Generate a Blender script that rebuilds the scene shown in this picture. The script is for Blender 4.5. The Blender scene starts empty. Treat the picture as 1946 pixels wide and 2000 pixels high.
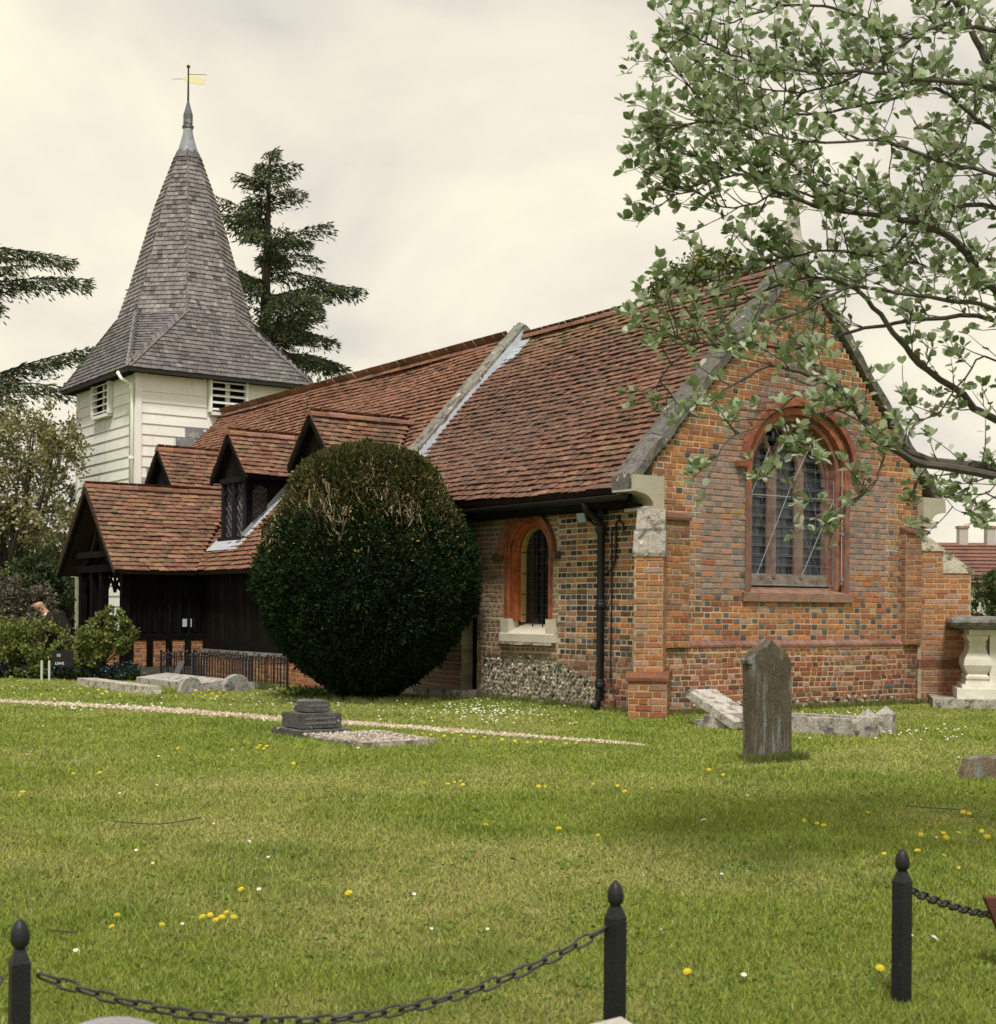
import bpy, bmesh, math, random
import numpy as np
from mathutils import Vector, Matrix

rnd = random.Random(7)
nprng = np.random.default_rng(11)
scene = bpy.context.scene
COL = scene.collection

# ------------------------------------------------------------------ camera
CAM_H = 1.32
FPX, IMG_W, IMG_H, HORIZON = 2780.0, 1946.0, 2000.0, 1192.0
ROLL = math.radians(0.45)
cam_data = bpy.data.cameras.new("camera")
cam = bpy.data.objects.new("camera", cam_data)
COL.objects.link(cam)
cam.location = (0, 0, CAM_H)
cam.rotation_euler = (math.pi / 2, -ROLL, 0)
cam_data.sensor_fit = 'HORIZONTAL'
cam_data.sensor_width = 36.0
cam_data.lens = 36.0 * FPX / IMG_W
cam_data.shift_y = (HORIZON - IMG_H / 2) / IMG_W
cam_data.clip_start = 0.05
cam_data.clip_end = 3000
cam_data.dof.use_dof = True
cam_data.dof.focus_distance = 19.0
cam_data.dof.aperture_fstop = 8.0
scene.camera = cam

# ------------------------------------------------------------------ sky and sun
SUN_EL = math.radians(59)
SUN_DIR = Vector((-0.06, -0.998, 0)).normalized() * math.cos(SUN_EL) + Vector((0, 0, math.sin(SUN_EL)))
world = bpy.data.worlds.new("World")
scene.world = world
world.use_nodes = True
nt = world.node_tree
nt.nodes.clear()
N = nt.nodes.new
L = nt.links.new
out = N('ShaderNodeOutputWorld')
sky = N('ShaderNodeTexSky')
sky.sky_type = 'NISHITA'
sky.sun_disc = False
sky.sun_elevation = SUN_EL
sky.sun_rotation = math.atan2(SUN_DIR.x, SUN_DIR.y)
sky.air_density = 1.0
sky.dust_density = 2.0
bg_sky = N('ShaderNodeBackground')
bg_sky.inputs[1].default_value = 0.11
L(sky.outputs[0], bg_sky.inputs[0])
tc = N('ShaderNodeTexCoord')
sep = N('ShaderNodeSeparateXYZ')
L(tc.outputs['Generated'], sep.inputs[0])
zz = N('ShaderNodeMath'); zz.operation = 'ADD'; zz.inputs[1].default_value = 0.42
za = N('ShaderNodeMath'); za.operation = 'ABSOLUTE'
L(sep.outputs[2], za.inputs[0]); L(za.outputs[0], zz.inputs[0])
dx = N('ShaderNodeMath'); dx.operation = 'DIVIDE'
dy = N('ShaderNodeMath'); dy.operation = 'DIVIDE'
L(sep.outputs[0], dx.inputs[0]); L(zz.outputs[0], dx.inputs[1])
L(sep.outputs[1], dy.inputs[0]); L(zz.outputs[0], dy.inputs[1])
cmb = N('ShaderNodeCombineXYZ')
L(dx.outputs[0], cmb.inputs[0]); L(dy.outputs[0], cmb.inputs[1])
cn = N('ShaderNodeTexNoise')
cn.inputs['Scale'].default_value = 2.1
cn.inputs['Detail'].default_value = 6
cn.inputs['Roughness'].default_value = 0.50
cn.inputs['Distortion'].default_value = 0.35
L(cmb.outputs[0], cn.inputs['Vector'])
ramp = N('ShaderNodeValToRGB')
ramp.color_ramp.elements[0].position = 0.36
ramp.color_ramp.elements[0].color = (0.63, 0.61, 0.57, 1)
ramp.color_ramp.elements[1].position = 0.60
ramp.color_ramp.elements[1].color = (1.0, 0.93, 0.735, 1)
e = ramp.color_ramp.elements.new(0.48)
e.color = (0.85, 0.79, 0.665, 1)
L(cn.outputs[0], ramp.inputs[0])
bg_cloud = N('ShaderNodeBackground')
bg_cloud.inputs[1].default_value = 0.84
L(ramp.outputs[0], bg_cloud.inputs[0])
cover = N('ShaderNodeTexNoise')
cover.inputs['Scale'].default_value = 0.55
cover.inputs['Detail'].default_value = 4
L(cmb.outputs[0], cover.inputs['Vector'])
cr_ = N('ShaderNodeMapRange')
cr_.inputs['From Min'].default_value = 0.20
cr_.inputs['From Max'].default_value = 0.42
cr_.inputs['To Min'].default_value = 0.82
cr_.inputs['To Max'].default_value = 0.97
L(cover.outputs[0], cr_.inputs[0])
mixw = N('ShaderNodeMixShader')
L(cr_.outputs[0], mixw.inputs[0]); L(bg_sky.outputs[0], mixw.inputs[1]); L(bg_cloud.outputs[0], mixw.inputs[2])
L(mixw.outputs[0], out.inputs[0])

sun_data = bpy.data.lights.new("sun", 'SUN')
sun_data.energy = 2.9
sun_data.angle = math.radians(10)
sun_data.color = (1.0, 0.96, 0.89)
sun = bpy.data.objects.new("sun", sun_data)
COL.objects.link(sun)
sun.rotation_euler = SUN_DIR.to_track_quat('Z', 'Y').to_euler()
sun.location = (0, 0, 30)

scene.view_settings.view_transform = 'Standard'
scene.view_settings.look = 'None'
scene.view_settings.exposure = 0.32
scene.view_settings.gamma = 1.0
scene.view_settings.use_curve_mapping = False
scene.render.engine = 'CYCLES'
scene.cycles.max_bounces = 5
scene.cycles.diffuse_bounces = 3
scene.cycles.glossy_bounces = 2
scene.cycles.transmission_bounces = 4
scene.cycles.transparent_max_bounces = 4
scene.cycles.use_denoising = True
scene.cycles.use_adaptive_sampling = True
scene.cycles.adaptive_threshold = 0.02

# ------------------------------------------------------------------ church frame of reference
# u runs along the gable wall (south to north), v along the church axis (east to west)
ANG = math.radians(34.9)
VV = Vector((-math.sin(ANG), math.cos(ANG), 0))
UU = Vector((math.cos(ANG), math.sin(ANG), 0))
ZZ = Vector((0, 0, 1))
OO = Vector((1.975, 18.25, 0))
def W(u, v, z): return OO + UU * u + VV * v + ZZ * z
def at(px, py, depth):
    """world point that stands `depth` metres in front of the camera plane"""
    x, y = px - IMG_W / 2, HORIZON - py
    c, s = math.cos(ROLL), math.sin(ROLL)
    return Vector(((x * c + y * s) / FPX * depth, depth, CAM_H + (-x * s + y * c) / FPX * depth))
def ground_at(px, py):
    x, y = px - IMG_W / 2, HORIZON - py
    c, s = math.cos(ROLL), math.sin(ROLL)
    d = -CAM_H * FPX / (-x * s + y * c)
    return Vector(((x * c + y * s) / FPX * d, d, 0))
def U_(a, b): return rnd.uniform(a, b)
def lerp(a, b, t): return a + (b - a) * t
def jit(c, a): 
    k = 1 + U_(-a, a)
    return tuple(max(0.003, x * k * (1 + U_(-a, a) * .25)) for x in c)
def mixc(a, b, t): return tuple(x + (y - x) * t for x, y in zip(a, b))

# ------------------------------------------------------------------ materials
MATS = {}
def mk(name, color=None, rough=.85, var=.25, nscale=6, bump=.3, bscale=45, stains=(), spec=.25, metal=0, trans=0, fine=None, bdist=.01):
    m = bpy.data.materials.new(name)
    m.use_nodes = True
    t = m.node_tree
    t.nodes.clear()
    n, l = t.nodes.new, t.links.new
    o = n('ShaderNodeOutputMaterial')
    p = n('ShaderNodeBsdfPrincipled')
    p.inputs['Roughness'].default_value = rough
    p.inputs['Specular IOR Level'].default_value = spec
    p.inputs['Metallic'].default_value = metal
    g = n('ShaderNodeNewGeometry')
    if color is None:
        a = n('ShaderNodeAttribute'); a.attribute_name = 'Col'
        c = a.outputs['Color']
    else:
        a = n('ShaderNodeRGB'); a.outputs[0].default_value = (*color, 1)
        c = a.outputs[0]
    if var:
        nz = n('ShaderNodeTexNoise'); nz.inputs['Scale'].default_value = nscale; nz.inputs['Detail'].default_value = 5
        nz.inputs['Roughness'].default_value = .65
        l(g.outputs['Position'], nz.inputs['Vector'])
        mr = n('ShaderNodeMapRange'); mr.inputs['From Min'].default_value = .25; mr.inputs['From Max'].default_value = .75
        mr.inputs['To Min'].default_value = 1 - var; mr.inputs['To Max'].default_value = 1 + var
        l(nz.outputs[0], mr.inputs[0])
        mx = n('ShaderNodeMix'); mx.data_type = 'RGBA'; mx.blend_type = 'MULTIPLY'; mx.inputs[0].default_value = 1
        l(c, mx.inputs[6]); l(mr.outputs[0], mx.inputs[7])
        c = mx.outputs[2]
    if fine:
        fs, fa = fine
        nz = n('ShaderNodeTexNoise'); nz.inputs['Scale'].default_value = fs; nz.inputs['Detail'].default_value = 3
        l(g.outputs['Position'], nz.inputs['Vector'])
        mr = n('ShaderNodeMapRange'); mr.inputs['From Min'].default_value = .3; mr.inputs['From Max'].default_value = .7
        mr.inputs['To Min'].default_value = 1 - fa; mr.inputs['To Max'].default_value = 1 + fa
        l(nz.outputs[0], mr.inputs[0])
        mx = n('ShaderNodeMix'); mx.data_type = 'RGBA'; mx.blend_type = 'MULTIPLY'; mx.inputs[0].default_value = 1
        l(c, mx.inputs[6]); l(mr.outputs[0], mx.inputs[7])
        c = mx.outputs[2]
    for (sc, sscale, lo, hi, amt) in stains:
        nz = n('ShaderNodeTexNoise'); nz.inputs['Scale'].default_value = sscale if not isinstance(sscale, tuple) else 1
        nz.inputs['Detail'].default_value = 6; nz.inputs['Roughness'].default_value = .7
        if isinstance(sscale, tuple):
            mp = n('ShaderNodeMapping'); mp.inputs['Scale'].default_value = sscale
            l(g.outputs['Position'], mp.inputs['Vector']); l(mp.outputs[0], nz.inputs['Vector'])
        else:
            l(g.outputs['Position'], nz.inputs['Vector'])
        mr = n('ShaderNodeMapRange'); mr.inputs['From Min'].default_value = lo; mr.inputs['From Max'].default_value = hi
        mr.inputs['To Max'].default_value = amt
        l(nz.outputs[0], mr.inputs[0])
        mx = n('ShaderNodeMix'); mx.data_type = 'RGBA'
        l(mr.outputs[0], mx.inputs[0]); l(c, mx.inputs[6]); mx.inputs[7].default_value = (*sc, 1)
        c = mx.outputs[2]
    l(c, p.inputs['Base Color'])
    if bump:
        nb = n('ShaderNodeTexNoise'); nb.inputs['Scale'].default_value = bscale; nb.inputs['Detail'].default_value = 4
        l(g.outputs['Position'], nb.inputs['Vector'])
        b = n('ShaderNodeBump'); b.inputs['Strength'].default_value = bump; b.inputs['Distance'].default_value = bdist
        l(nb.outputs[0], b.inputs['Height']); l(b.outputs[0], p.inputs['Normal'])
    s = p.outputs[0]
    if trans:
        tr = n('ShaderNodeBsdfTranslucent'); l(c, tr.inputs[0])
        ms = n('ShaderNodeMixShader'); ms.inputs[0].default_value = trans
        l(s, ms.inputs[1]); l(tr.outputs[0], ms.inputs[2]); s = ms.outputs[0]
    l(s, o.inputs[0])
    MATS[name] = m
    return m

mk('brick', rough=.92, var=.28, nscale=16, bump=.6, bscale=90, fine=(150, .25), stains=[((.24, .20, .16), 1.3, .48, .70, .45), ((.05, .04, .032), 2.6, .54, .72, .5), ((.17, .15, .05), 2.1, .64, .74, .35)])
mk('mortar', rough=.95, var=.15, nscale=5, bump=.4, bscale=120, fine=(90, .15), stains=[((.10, .09, .07), 1.3, .52, .70, .5)])
mk('tile', rough=.9, var=.28, nscale=9, bump=.5, bscale=70, fine=(55, .38), stains=[((.19, .165, .075), 2.3, .56, .70, .45), ((.045, .036, .03), 1.3, .52, .70, .5), ((.30, .26, .20), 16, .66, .74, .5)])
mk('shingle', rough=.9, var=.22, nscale=7, bump=.5, bscale=60, stains=[((.07, .065, .06), (6, 6, 1.2), .56, .72, .55)])
mk('stone', rough=.95, var=.25, nscale=9, bump=.7, bscale=55, fine=(50, .35), stains=[((.045, .045, .04), 7, .50, .62, .8), ((.60, .58, .50), 4.6, .615, .66, .8)])
mk('clean_stone', rough=.9, var=.15, nscale=6, bump=.4, bscale=60, fine=(70, .12), stains=[((.14, .13, .11), 3, .60, .75, .5)])
mk('terracotta', rough=.8, var=.3, nscale=8, bump=.3, bscale=60, fine=(70, .15), stains=[((.075, .04, .026), 5, .50, .66, .7), ((.27, .19, .14), 7, .60, .70, .6)])
mk('board', rough=.6, var=.05, nscale=3, bump=.15, bscale=30, fine=(25, .03), stains=[((.42, .43, .34), (7, 7, .8), .54, .78, .45), ((.30, .31, .24), 2.2, .62, .80, .4)])
mk('black_timber', rough=.9, var=.35, nscale=7, bump=.4, bscale=30, spec=.03)
mk('black_paint', rough=.5, var=.3, nscale=12, bump=.25, bscale=70, spec=.35, stains=[((.07, .035, .022), 22, .64, .72, .7)])
mk('lead', rough=.55, var=.2, nscale=6, bump=.15, bscale=20, spec=.4, stains=[((.60, .60, .57), 3, .55, .70, .5)])
mk('glass', rough=.12, var=.25, nscale=9, bump=.08, bscale=12, spec=.5)
mk('wire', rough=.5, var=.1, bump=0, spec=.5, metal=.4)
mk('foliage', rough=.6, var=.25, nscale=3, bump=0, spec=.3, trans=.28)
mk('whitebeam_leaf', rough=.55, var=.12, nscale=5, bump=0, spec=.35, trans=.42)
mk('yew_needle', rough=.85, var=.3, nscale=4, bump=0, spec=.08, trans=.15)
mk('bark', rough=.95, var=.3, nscale=14, bump=.6, bscale=40)
mk('paint', rough=.55, var=.06, nscale=4, bump=.05, spec=.3)
mk('cloth', rough=.9, var=.15, nscale=20, bump=.2, bscale=80)
mk('skin', rough=.5, var=.08, nscale=30, bump=.05)
mk('gold', color=(.86, .76, .48), rough=.35, var=.1, bump=0, metal=.7)
mk('flower', rough=.6, var=.05, bump=0, trans=.2)
mk('flint', rough=.7, var=.4, nscale=25, bump=.6, bscale=50, fine=(60, .3))
mk('render_plaster', rough=.9, var=.12, nscale=5, bump=.2)

# ------------------------------------------------------------------ mesh builder
ORG = {}
def link(o, parent=None, org=(0, 0, 0)):
    COL.objects.link(o)
    org = Vector(org)
    ORG[o.name] = org
    if parent is not None:
        o.parent = parent
        o.location = org - ORG[parent.name]
    else:
        o.location = org
    return o
def tag(o, label=None, cat=None, group=None, kind=None):
    if label: o['label'] = label
    if cat: o['category'] = cat
    if group: o['group'] = group
    if kind: o['kind'] = kind
    return o
def empty(name, org, label=None, cat=None, group=None, kind=None, parent=None):
    o = bpy.data.objects.new(name, None)
    o.empty_display_size = .2
    link(o, parent, org)
    return tag(o, label, cat, group, kind)

class MB:
    def __init__(s):
        s.v = []; s.f = []; s.c = []
    def add(s, verts, faces, col):
        b = len(s.v)
        s.v.extend(verts)
        s.f.extend([tuple(i + b for i in q) for q in faces])
        s.c.extend([col] * len(faces))
        return s
    def poly(s, pts, col):
        return s.add(list(pts), [tuple(range(len(pts)))], col)
    def box(s, c, a, b, d, col):
        c = Vector(c)
        vs = [c + a * i + b * j + d * k for k in (-1, 1) for j in (-1, 1) for i in (-1, 1)]
        return s.add(vs, [(0, 2, 3, 1), (4, 5, 7, 6), (0, 1, 5, 4), (2, 6, 7, 3), (0, 4, 6, 2), (1, 3, 7, 5)], col)
    def ubox(s, u0, u1, v0, v1, z0, z1, col):
        return s.box(W((u0 + u1) / 2, (v0 + v1) / 2, (z0 + z1) / 2), UU * ((u1 - u0) / 2), VV * ((v1 - v0) / 2), ZZ * ((z1 - z0) / 2), col)
    def bar(s, p, q, w, t, col, up=ZZ):
        """rectangular bar from p to q; w across, t along `up`"""
        p, q = Vector(p), Vector(q)
        d = (q - p)
        dn = d.normalized()
        side = dn.cross(up)
        if side.length < 1e-4: side = dn.cross(Vector((1, 0, 0)))
        side.normalize()
        u2 = side.cross(dn)
        return s.box((p + q) / 2, d / 2, side * (w / 2), u2 * (t / 2), col)
    def tube(s, path, radii, n, col, cap=True):
        path = [Vector(p) for p in path]
        if not hasattr(radii, '__len__'): radii = [radii] * len(path)
        ref = Vector((0.13, 0.27, 0.95))
        rings = []
        vs = []
        for i, p in enumerate(path):
            d = (path[min(i + 1, len(path) - 1)] - path[max(i - 1, 0)])
            if d.length < 1e-9: d = Vector((0, 0, 1))
            d.normalize()
            a = d.cross(ref)
            if a.length < .1: a = d.cross(Vector((1, 0, 0)))
            a.normalize()
            b = d.cross(a)
            for k in range(n):
                an = 2 * math.pi * k / n
                vs.append(p + (a * math.cos(an) + b * math.sin(an)) * radii[i])
        fs = []
        for i in range(len(path) - 1):
            for k in range(n):
                fs.append((i * n + k, i * n + (k + 1) % n, (i + 1) * n + (k + 1) % n, (i + 1) * n + k))
        if cap:
            fs.append(tuple(range(n - 1, -1, -1)))
            m = (len(path) - 1) * n
            fs.append(tuple(range(m, m + n)))
        return s.add(vs, fs, col)
    def lathe(s, base, prof, n, col, rot=0):
        base = Vector(base)
        vs = []
        for r, z in prof:
            for k in range(n):
                an = 2 * math.pi * k / n + rot
                vs.append(base + Vector((r * math.cos(an), r * math.sin(an), z)))
        fs = []
        for i in range(len(prof) - 1):
            for k in range(n):
                fs.append((i * n + k, i * n + (k + 1) % n, (i + 1) * n + (k + 1) % n, (i + 1) * n + k))
        fs.append(tuple(range(n - 1, -1, -1)))
        m = (len(prof) - 1) * n
        fs.append(tuple(range(m, m + n)))
        return s.add(vs, fs, col)
    def prism(s, pts, ext, col):
        """polygon pts extruded by vector ext"""
        n = len(pts)
        pts = [Vector(p) for p in pts]
        vs = pts + [p + ext for p in pts]
        fs = [tuple(range(n - 1, -1, -1)), tuple(range(n, 2 * n))] + [(i, (i + 1) % n, n + (i + 1) % n, n + i) for i in range(n)]
        return s.add(vs, fs, col)
    def mesh(s, name, org=(0, 0, 0), smooth=False):
        org = Vector(org)
        me = bpy.data.meshes.new(name)
        me.from_pydata([tuple(Vector(p) - org) for p in s.v], [], s.f)
        at_ = me.attributes.new('Col', 'FLOAT_COLOR', 'FACE')
        arr = np.ones((len(s.f), 4), dtype=np.float32)
        if s.c: arr[:, :3] = np.array(s.c, dtype=np.float32)
        at_.data.foreach_set('color', arr.ravel())
        if smooth:
            me.polygons.foreach_set('use_smooth', [True] * len(me.polygons))
        return me
    def build(s, name, mat, parent=None, org=None, smooth=False, kind=None):
        if org is None:
            a = Vector((1e9,) * 3); 
            xs = [p[0] for p in s.v]; ys = [p[1] for p in s.v]; zs = [p[2] for p in s.v]
            org = Vector(((min(xs) + max(xs)) / 2, (min(ys) + max(ys)) / 2, min(zs)))
        me = s.mesh(name, org, smooth)
        me.materials.append(MATS[mat])
        o = bpy.data.objects.new(name, me)
        link(o, parent, org)
        if kind: o['kind'] = kind
        return o

def np_object(name, verts, faces_n, cols, mat, parent=None, org=(0, 0, 0), kind=None, vcol=False):
    """big mesh from numpy: verts (N,3); all faces have faces_n corners taken in order; cols per face"""
    nv = len(verts)
    nf = nv // faces_n
    me = bpy.data.meshes.new(name)
    me.vertices.add(nv)
    me.vertices.foreach_set('co', (verts - np.array(org)).astype(np.float32).ravel())
    me.loops.add(nv)
    me.loops.foreach_set('vertex_index', np.arange(nv, dtype=np.int32))
    me.polygons.add(nf)
    me.polygons.foreach_set('loop_start', np.arange(0, nv, faces_n, dtype=np.int32))
    me.polygons.foreach_set('loop_total', np.full(nf, faces_n, dtype=np.int32))
    me.update(calc_edges=True)
    a = me.attributes.new('Col', 'FLOAT_COLOR', 'FACE')
    arr = np.ones((nf, 4), dtype=np.float32)
    arr[:, :3] = cols
    a.data.foreach_set('color', arr.ravel())
    me.materials.append(MATS[mat])
    o = bpy.data.objects.new(name, me)
    link(o, parent, org)
    if kind: o['kind'] = kind
    return o

# ================================================================== THE SETTING: ground
def ground_mat():
    m = bpy.data.materials.new('lawn_soil'); m.use_nodes = True
    t = m.node_tree; t.nodes.clear(); n, l = t.nodes.new, t.links.new
    o = n('ShaderNodeOutputMaterial'); p = n('ShaderNodeBsdfPrincipled')
    p.inputs['Roughness'].default_value = .95; p.inputs['Specular IOR Level'].default_value = .1
    g = n('ShaderNodeNewGeometry')
    a = n('ShaderNodeTexNoise'); a.inputs['Scale'].default_value = .9; a.inputs['Detail'].default_value = 7
    b = n('ShaderNodeTexNoise'); b.inputs['Scale'].default_value = 38; b.inputs['Detail'].default_value = 4
    l(g.outputs['Position'], a.inputs['Vector']); l(g.outputs['Position'], b.inputs['Vector'])
    r1 = n('ShaderNodeValToRGB')
    r1.color_ramp.elements[0].position = .35; r1.color_ramp.elements[0].color = (.12, .175, .032, 1)
    r1.color_ramp.elements[1].position = .68; r1.color_ramp.elements[1].color = (.24, .26, .075, 1)
    l(a.outputs[0], r1.inputs[0])
    r2 = n('ShaderNodeMapRange'); r2.inputs['From Min'].default_value = .3; r2.inputs['From Max'].default_value = .7
    r2.inputs['To Min'].default_value = .5; r2.inputs['To Max'].default_value = 1.4
    l(b.outputs[0], r2.inputs[0])
    mx = n('ShaderNodeMix'); mx.data_type = 'RGBA'; mx.blend_type = 'MULTIPLY'; mx.inputs[0].default_value = 1
    l(r1.outputs[0], mx.inputs[6]); l(r2.outputs[0], mx.inputs[7]); l(mx.outputs[2], p.inputs['Base Color'])
    bp = n('ShaderNodeBump'); bp.inputs['Strength'].default_value = .6; bp.inputs['Distance'].default_value = .03
    l(b.outputs[0], bp.inputs['Height']); l(bp.outputs[0], p.inputs['Normal'])
    l(p.outputs[0], o.inputs[0]); MATS['lawn_soil'] = m
ground_mat()
gm = MB().poly([Vector((-1500, -300, 0)), Vector((1500, -300, 0)), Vector((1500, 2600, 0)), Vector((-1500, 2600, 0))], (1, 1, 1))
ground = gm.build('ground', 'lawn_soil', org=(0, 0, 0)); tag(ground, 'mown churchyard lawn', None, None, 'structure')

# ================================================================== THE CHURCH
church = empty('church', W(0, 0, 0), 'brick and timber church with shingled spire and white boarded tower', 'church')
PIECES = {'brick': [], 'tile': [], 'shingle': []}
def screen_size(vs, nrm):
    c = sum((Vector(v) for v in vs), Vector()) / len(vs)
    d = c - Vector((0, 0, CAM_H))
    if d.y < 1: return 0, 0, 0
    x = IMG_W / 2 + FPX * d.x / d.y; y = HORIZON - FPX * d.z / d.y
    f = max(0, -(d.normalized().dot(nrm)))
    return f / d.length_squared, x, y
def piece(kind, parent, vs, fs, col, nrm, area):
    k, x, y = screen_size(vs, nrm)
    s = k * area
    if 475 < x < 945 and 860 < y < 1385: s *= .01      # behind the clipped yew
    if x < 0 or x > IMG_W or y < 0: s *= .01
    PIECES[kind].append((s, parent, vs, fs, col))

BRF = [(0, 1, 2, 3), (0, 4, 5, 1), (1, 5, 6, 2), (2, 6, 7, 3), (3, 7, 4, 0), (4, 8, 9, 5), (5, 9, 10, 6), (6, 10, 11, 7), (7, 11, 8, 4)]
def brick_piece(parent, F, s0, s1, z0, z1, proud, col, nrm, depth=.03, rough=.0):
    ch = min(.006, (z1 - z0) * .12)
    vs = []
    for (i, d) in ((1, -proud), (0, -proud + ch), (0, depth)):
        e = ch * i
        j = (lambda: U_(-rough, rough)) if i else (lambda: 0)
        vs += [F(s0 + e + j(), z0 + e + j(), d), F(s1 - e + j(), z0 + e + j(), d), F(s1 - e + j(), z1 - e + j(), d), F(s0 + e + j(), z1 - e + j(), d)]
    piece('brick', parent, vs, BRF, col, nrm, (s1 - s0) * (z1 - z0))

def brick_wall(parent, mb, F, nrm, z0, z1, intervals, colfn, mortfn, course=.0765, bond='flemish', thick=.3, H=.105, S=.215, joint=.011, rough=.003):
    """courses of single bricks standing proud of a mortar core; intervals(z) gives the stretches of wall at that height"""
    n = max(1, round((z1 - z0) / course)); ch = (z1 - z0) / n
    for j in range(n):
        za = z0 + j * ch; zm = za + ch / 2
        wf = U_(0, 6); wa = .006 if bond == 'header' else .0025
        for (a, b) in intervals(zm):
            if b - a < .03: continue
            k = max(1, int((b - a) / .6))
            for q in range(k):
                sa, sb = lerp(a, b, q / k), lerp(a, b, (q + 1) / k)
                vs = [F(x, z, d) for d in (0, thick) for z in (za, za + ch) for x in (sa, sb)]
                mb.add(vs, [(0, 1, 3, 2), (4, 6, 7, 5), (0, 4, 5, 1), (2, 3, 7, 6), (0, 2, 6, 4), (1, 5, 7, 3)], mortfn((sa + sb) / 2, zm))
            x = a - U_(.0, .1)
            if bond == 'english': head = (j % 2 == 0); x = a - (0 if head else .055)
            elif bond == 'flemish': x = a - (.0 if j % 2 == 0 else .165); idx = 0
            idx = 0
            while x < b - .02:
                if bond == 'english': h = head
                elif bond == 'flemish': h = (idx % 2 == 1)
                elif bond == 'header': h = rnd.random() < .8
                else: h = rnd.random() < .45
                ln = (H if h else S) * (1 + U_(-.03, .03) * (3 if bond in ('header', 'mixed') else 1))
                s0, s1 = max(x, a + .004), min(x + ln, b - .004)
                if s1 - s0 > .035:
                    jt = joint / 2
                    wob = wa * math.sin(s0 * 2.1 + wf) + U_(-wa, wa) * .6
                    brick_piece(parent, F, s0, s1, za + jt + wob + U_(-.001, .003), za + ch - jt + wob + U_(-.003, .001), .006 + U_(-.003, .005), colfn((s0 + s1) / 2, zm, h or s1 - s0 < .13, j), nrm, rough=rough)
                x += ln + joint
                idx += 1

def FE(s, z, d): return W(s, d, z)          # gable (east) wall: s = u
def FS(s, z, d): return W(d, s, z)          # chancel (south) wall: s = v
NE_, NS_ = -VV, -UU
GW = 5.31; GC = GW / 2
RU, RZ, SL = GC, 6.12, 1.072
def roof_z(u): return RZ - SL * abs(RU - u)
def roof_u(z): return RU - (RZ - z) / SL

# ---- arches
def arch(c, half, z0, zs, rise, n=18, p=2.0):
    pts = [(c - half, z0)]
    for i in range(n + 1):
        t = math.pi * (1 - i / n)
        x = math.cos(t); y = math.sin(t)
        pts.append((c + half * math.copysign(abs(x) ** (2 / p), x), zs + rise * abs(y) ** (2 / p)))
    pts.append((c + half, z0))
    return pts
def arch_half(z, half, zs, rise):
    if z <= zs: return half
    t = (z - zs) / rise
    return half * math.sqrt(max(0, 1 - t * t)) if t < 1 else 0
def arch_ring(mb, F, c, ho, hi, z0, zs, ro, ri, df, db, col, n=18, back_out=None):
    po, pi = arch(c, ho, z0, zs, ro, n), arch(c, hi, z0, zs, ri, n)
    for i in range(len(po) - 1):
        cc = jit(col, .14)
        mb.poly([F(*po[i], df), F(*po[i + 1], df), F(*pi[i + 1], df), F(*pi[i], df)], cc)
        mb.poly([F(*pi[i], df), F(*pi[i + 1], df), F(*pi[i + 1], db), F(*pi[i], db)], cc)
        mb.poly([F(*po[i], df), F(*po[i + 1], df), F(*po[i + 1], max(db, df + .05)), F(*po[i], max(db, df + .05))], cc)

# ---- brick colours
ORANGE = (.36, .155, .068); RED = (.27, .098, .058); MAUVE = (.285, .195, .165); PINK = (.335, .195, .148)
BLUE = (.115, .12, .135); DARK = (.055, .048, .05); BROWN = (.135, .066, .046); OCHRE = (.33, .19, .06); BUFF = (.33, .225, .145)
def col_gable(u, z, h, j):
    e = min(u, GW - u) if z < 3.0 else min(u - (z - 3.15) / 1.09, GW - (z - 3.15) / 1.09 - u)
    r = rnd.random()
    if z < .86:
        if z > .70: c = mixc(RED, (.24, .18, .06), .5 * rnd.random())
        else: c = RED if r < .62 else (BROWN if r < .8 else PINK)
        if rnd.random() < .05: c = BLUE
        return jit(c, .28)
    if z < 1.55:
        if h and (r < .62): return jit(mixc(BLUE, DARK, rnd.random() * .8), .25)
        return jit(ORANGE if r < .72 else (RED if r < .9 else BUFF), .22)
    w = min(1, max(0, (e - .45) / .45))
    if z > 3.3: w *= .9
    if z < 2.0: w *= .5 + .5 * rnd.random()
    if rnd.random() < w:
        if h and r < .60: return jit(mixc(BLUE, (.225, .19, .185), .35 + rnd.random() * .6), .12)
        c = MAUVE if r < .72 else (PINK if r < .965 else (ORANGE if r < .99 else OCHRE))
        if z > 3.6 and rnd.random() < .6: c = mixc(c, (.17, .075, .055), .7)
        return jit(c, .15)
    if h and r < .22: return jit(mixc(DARK, BLUE, rnd.random()), .2)
    c = ORANGE if r < .80 else (RED if r < .97 else OCHRE)
    if z > 3.6: c = mixc(c, (.20, .085, .05), .5)
    return jit(c, .2)
def mort_gable(u, z):
    e = min(u, GW - u) if z < 3.0 else min(u - (z - 3.15) / 1.09, GW - (z - 3.15) / 1.09 - u)
    if z < 1.5: return jit((.46, .37, .24), .12)
    w = min(1, max(0, (e - .5) / .6))
    return jit(mixc((.50, .41, .26), (.25, .19, .15), w), .1)
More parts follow.
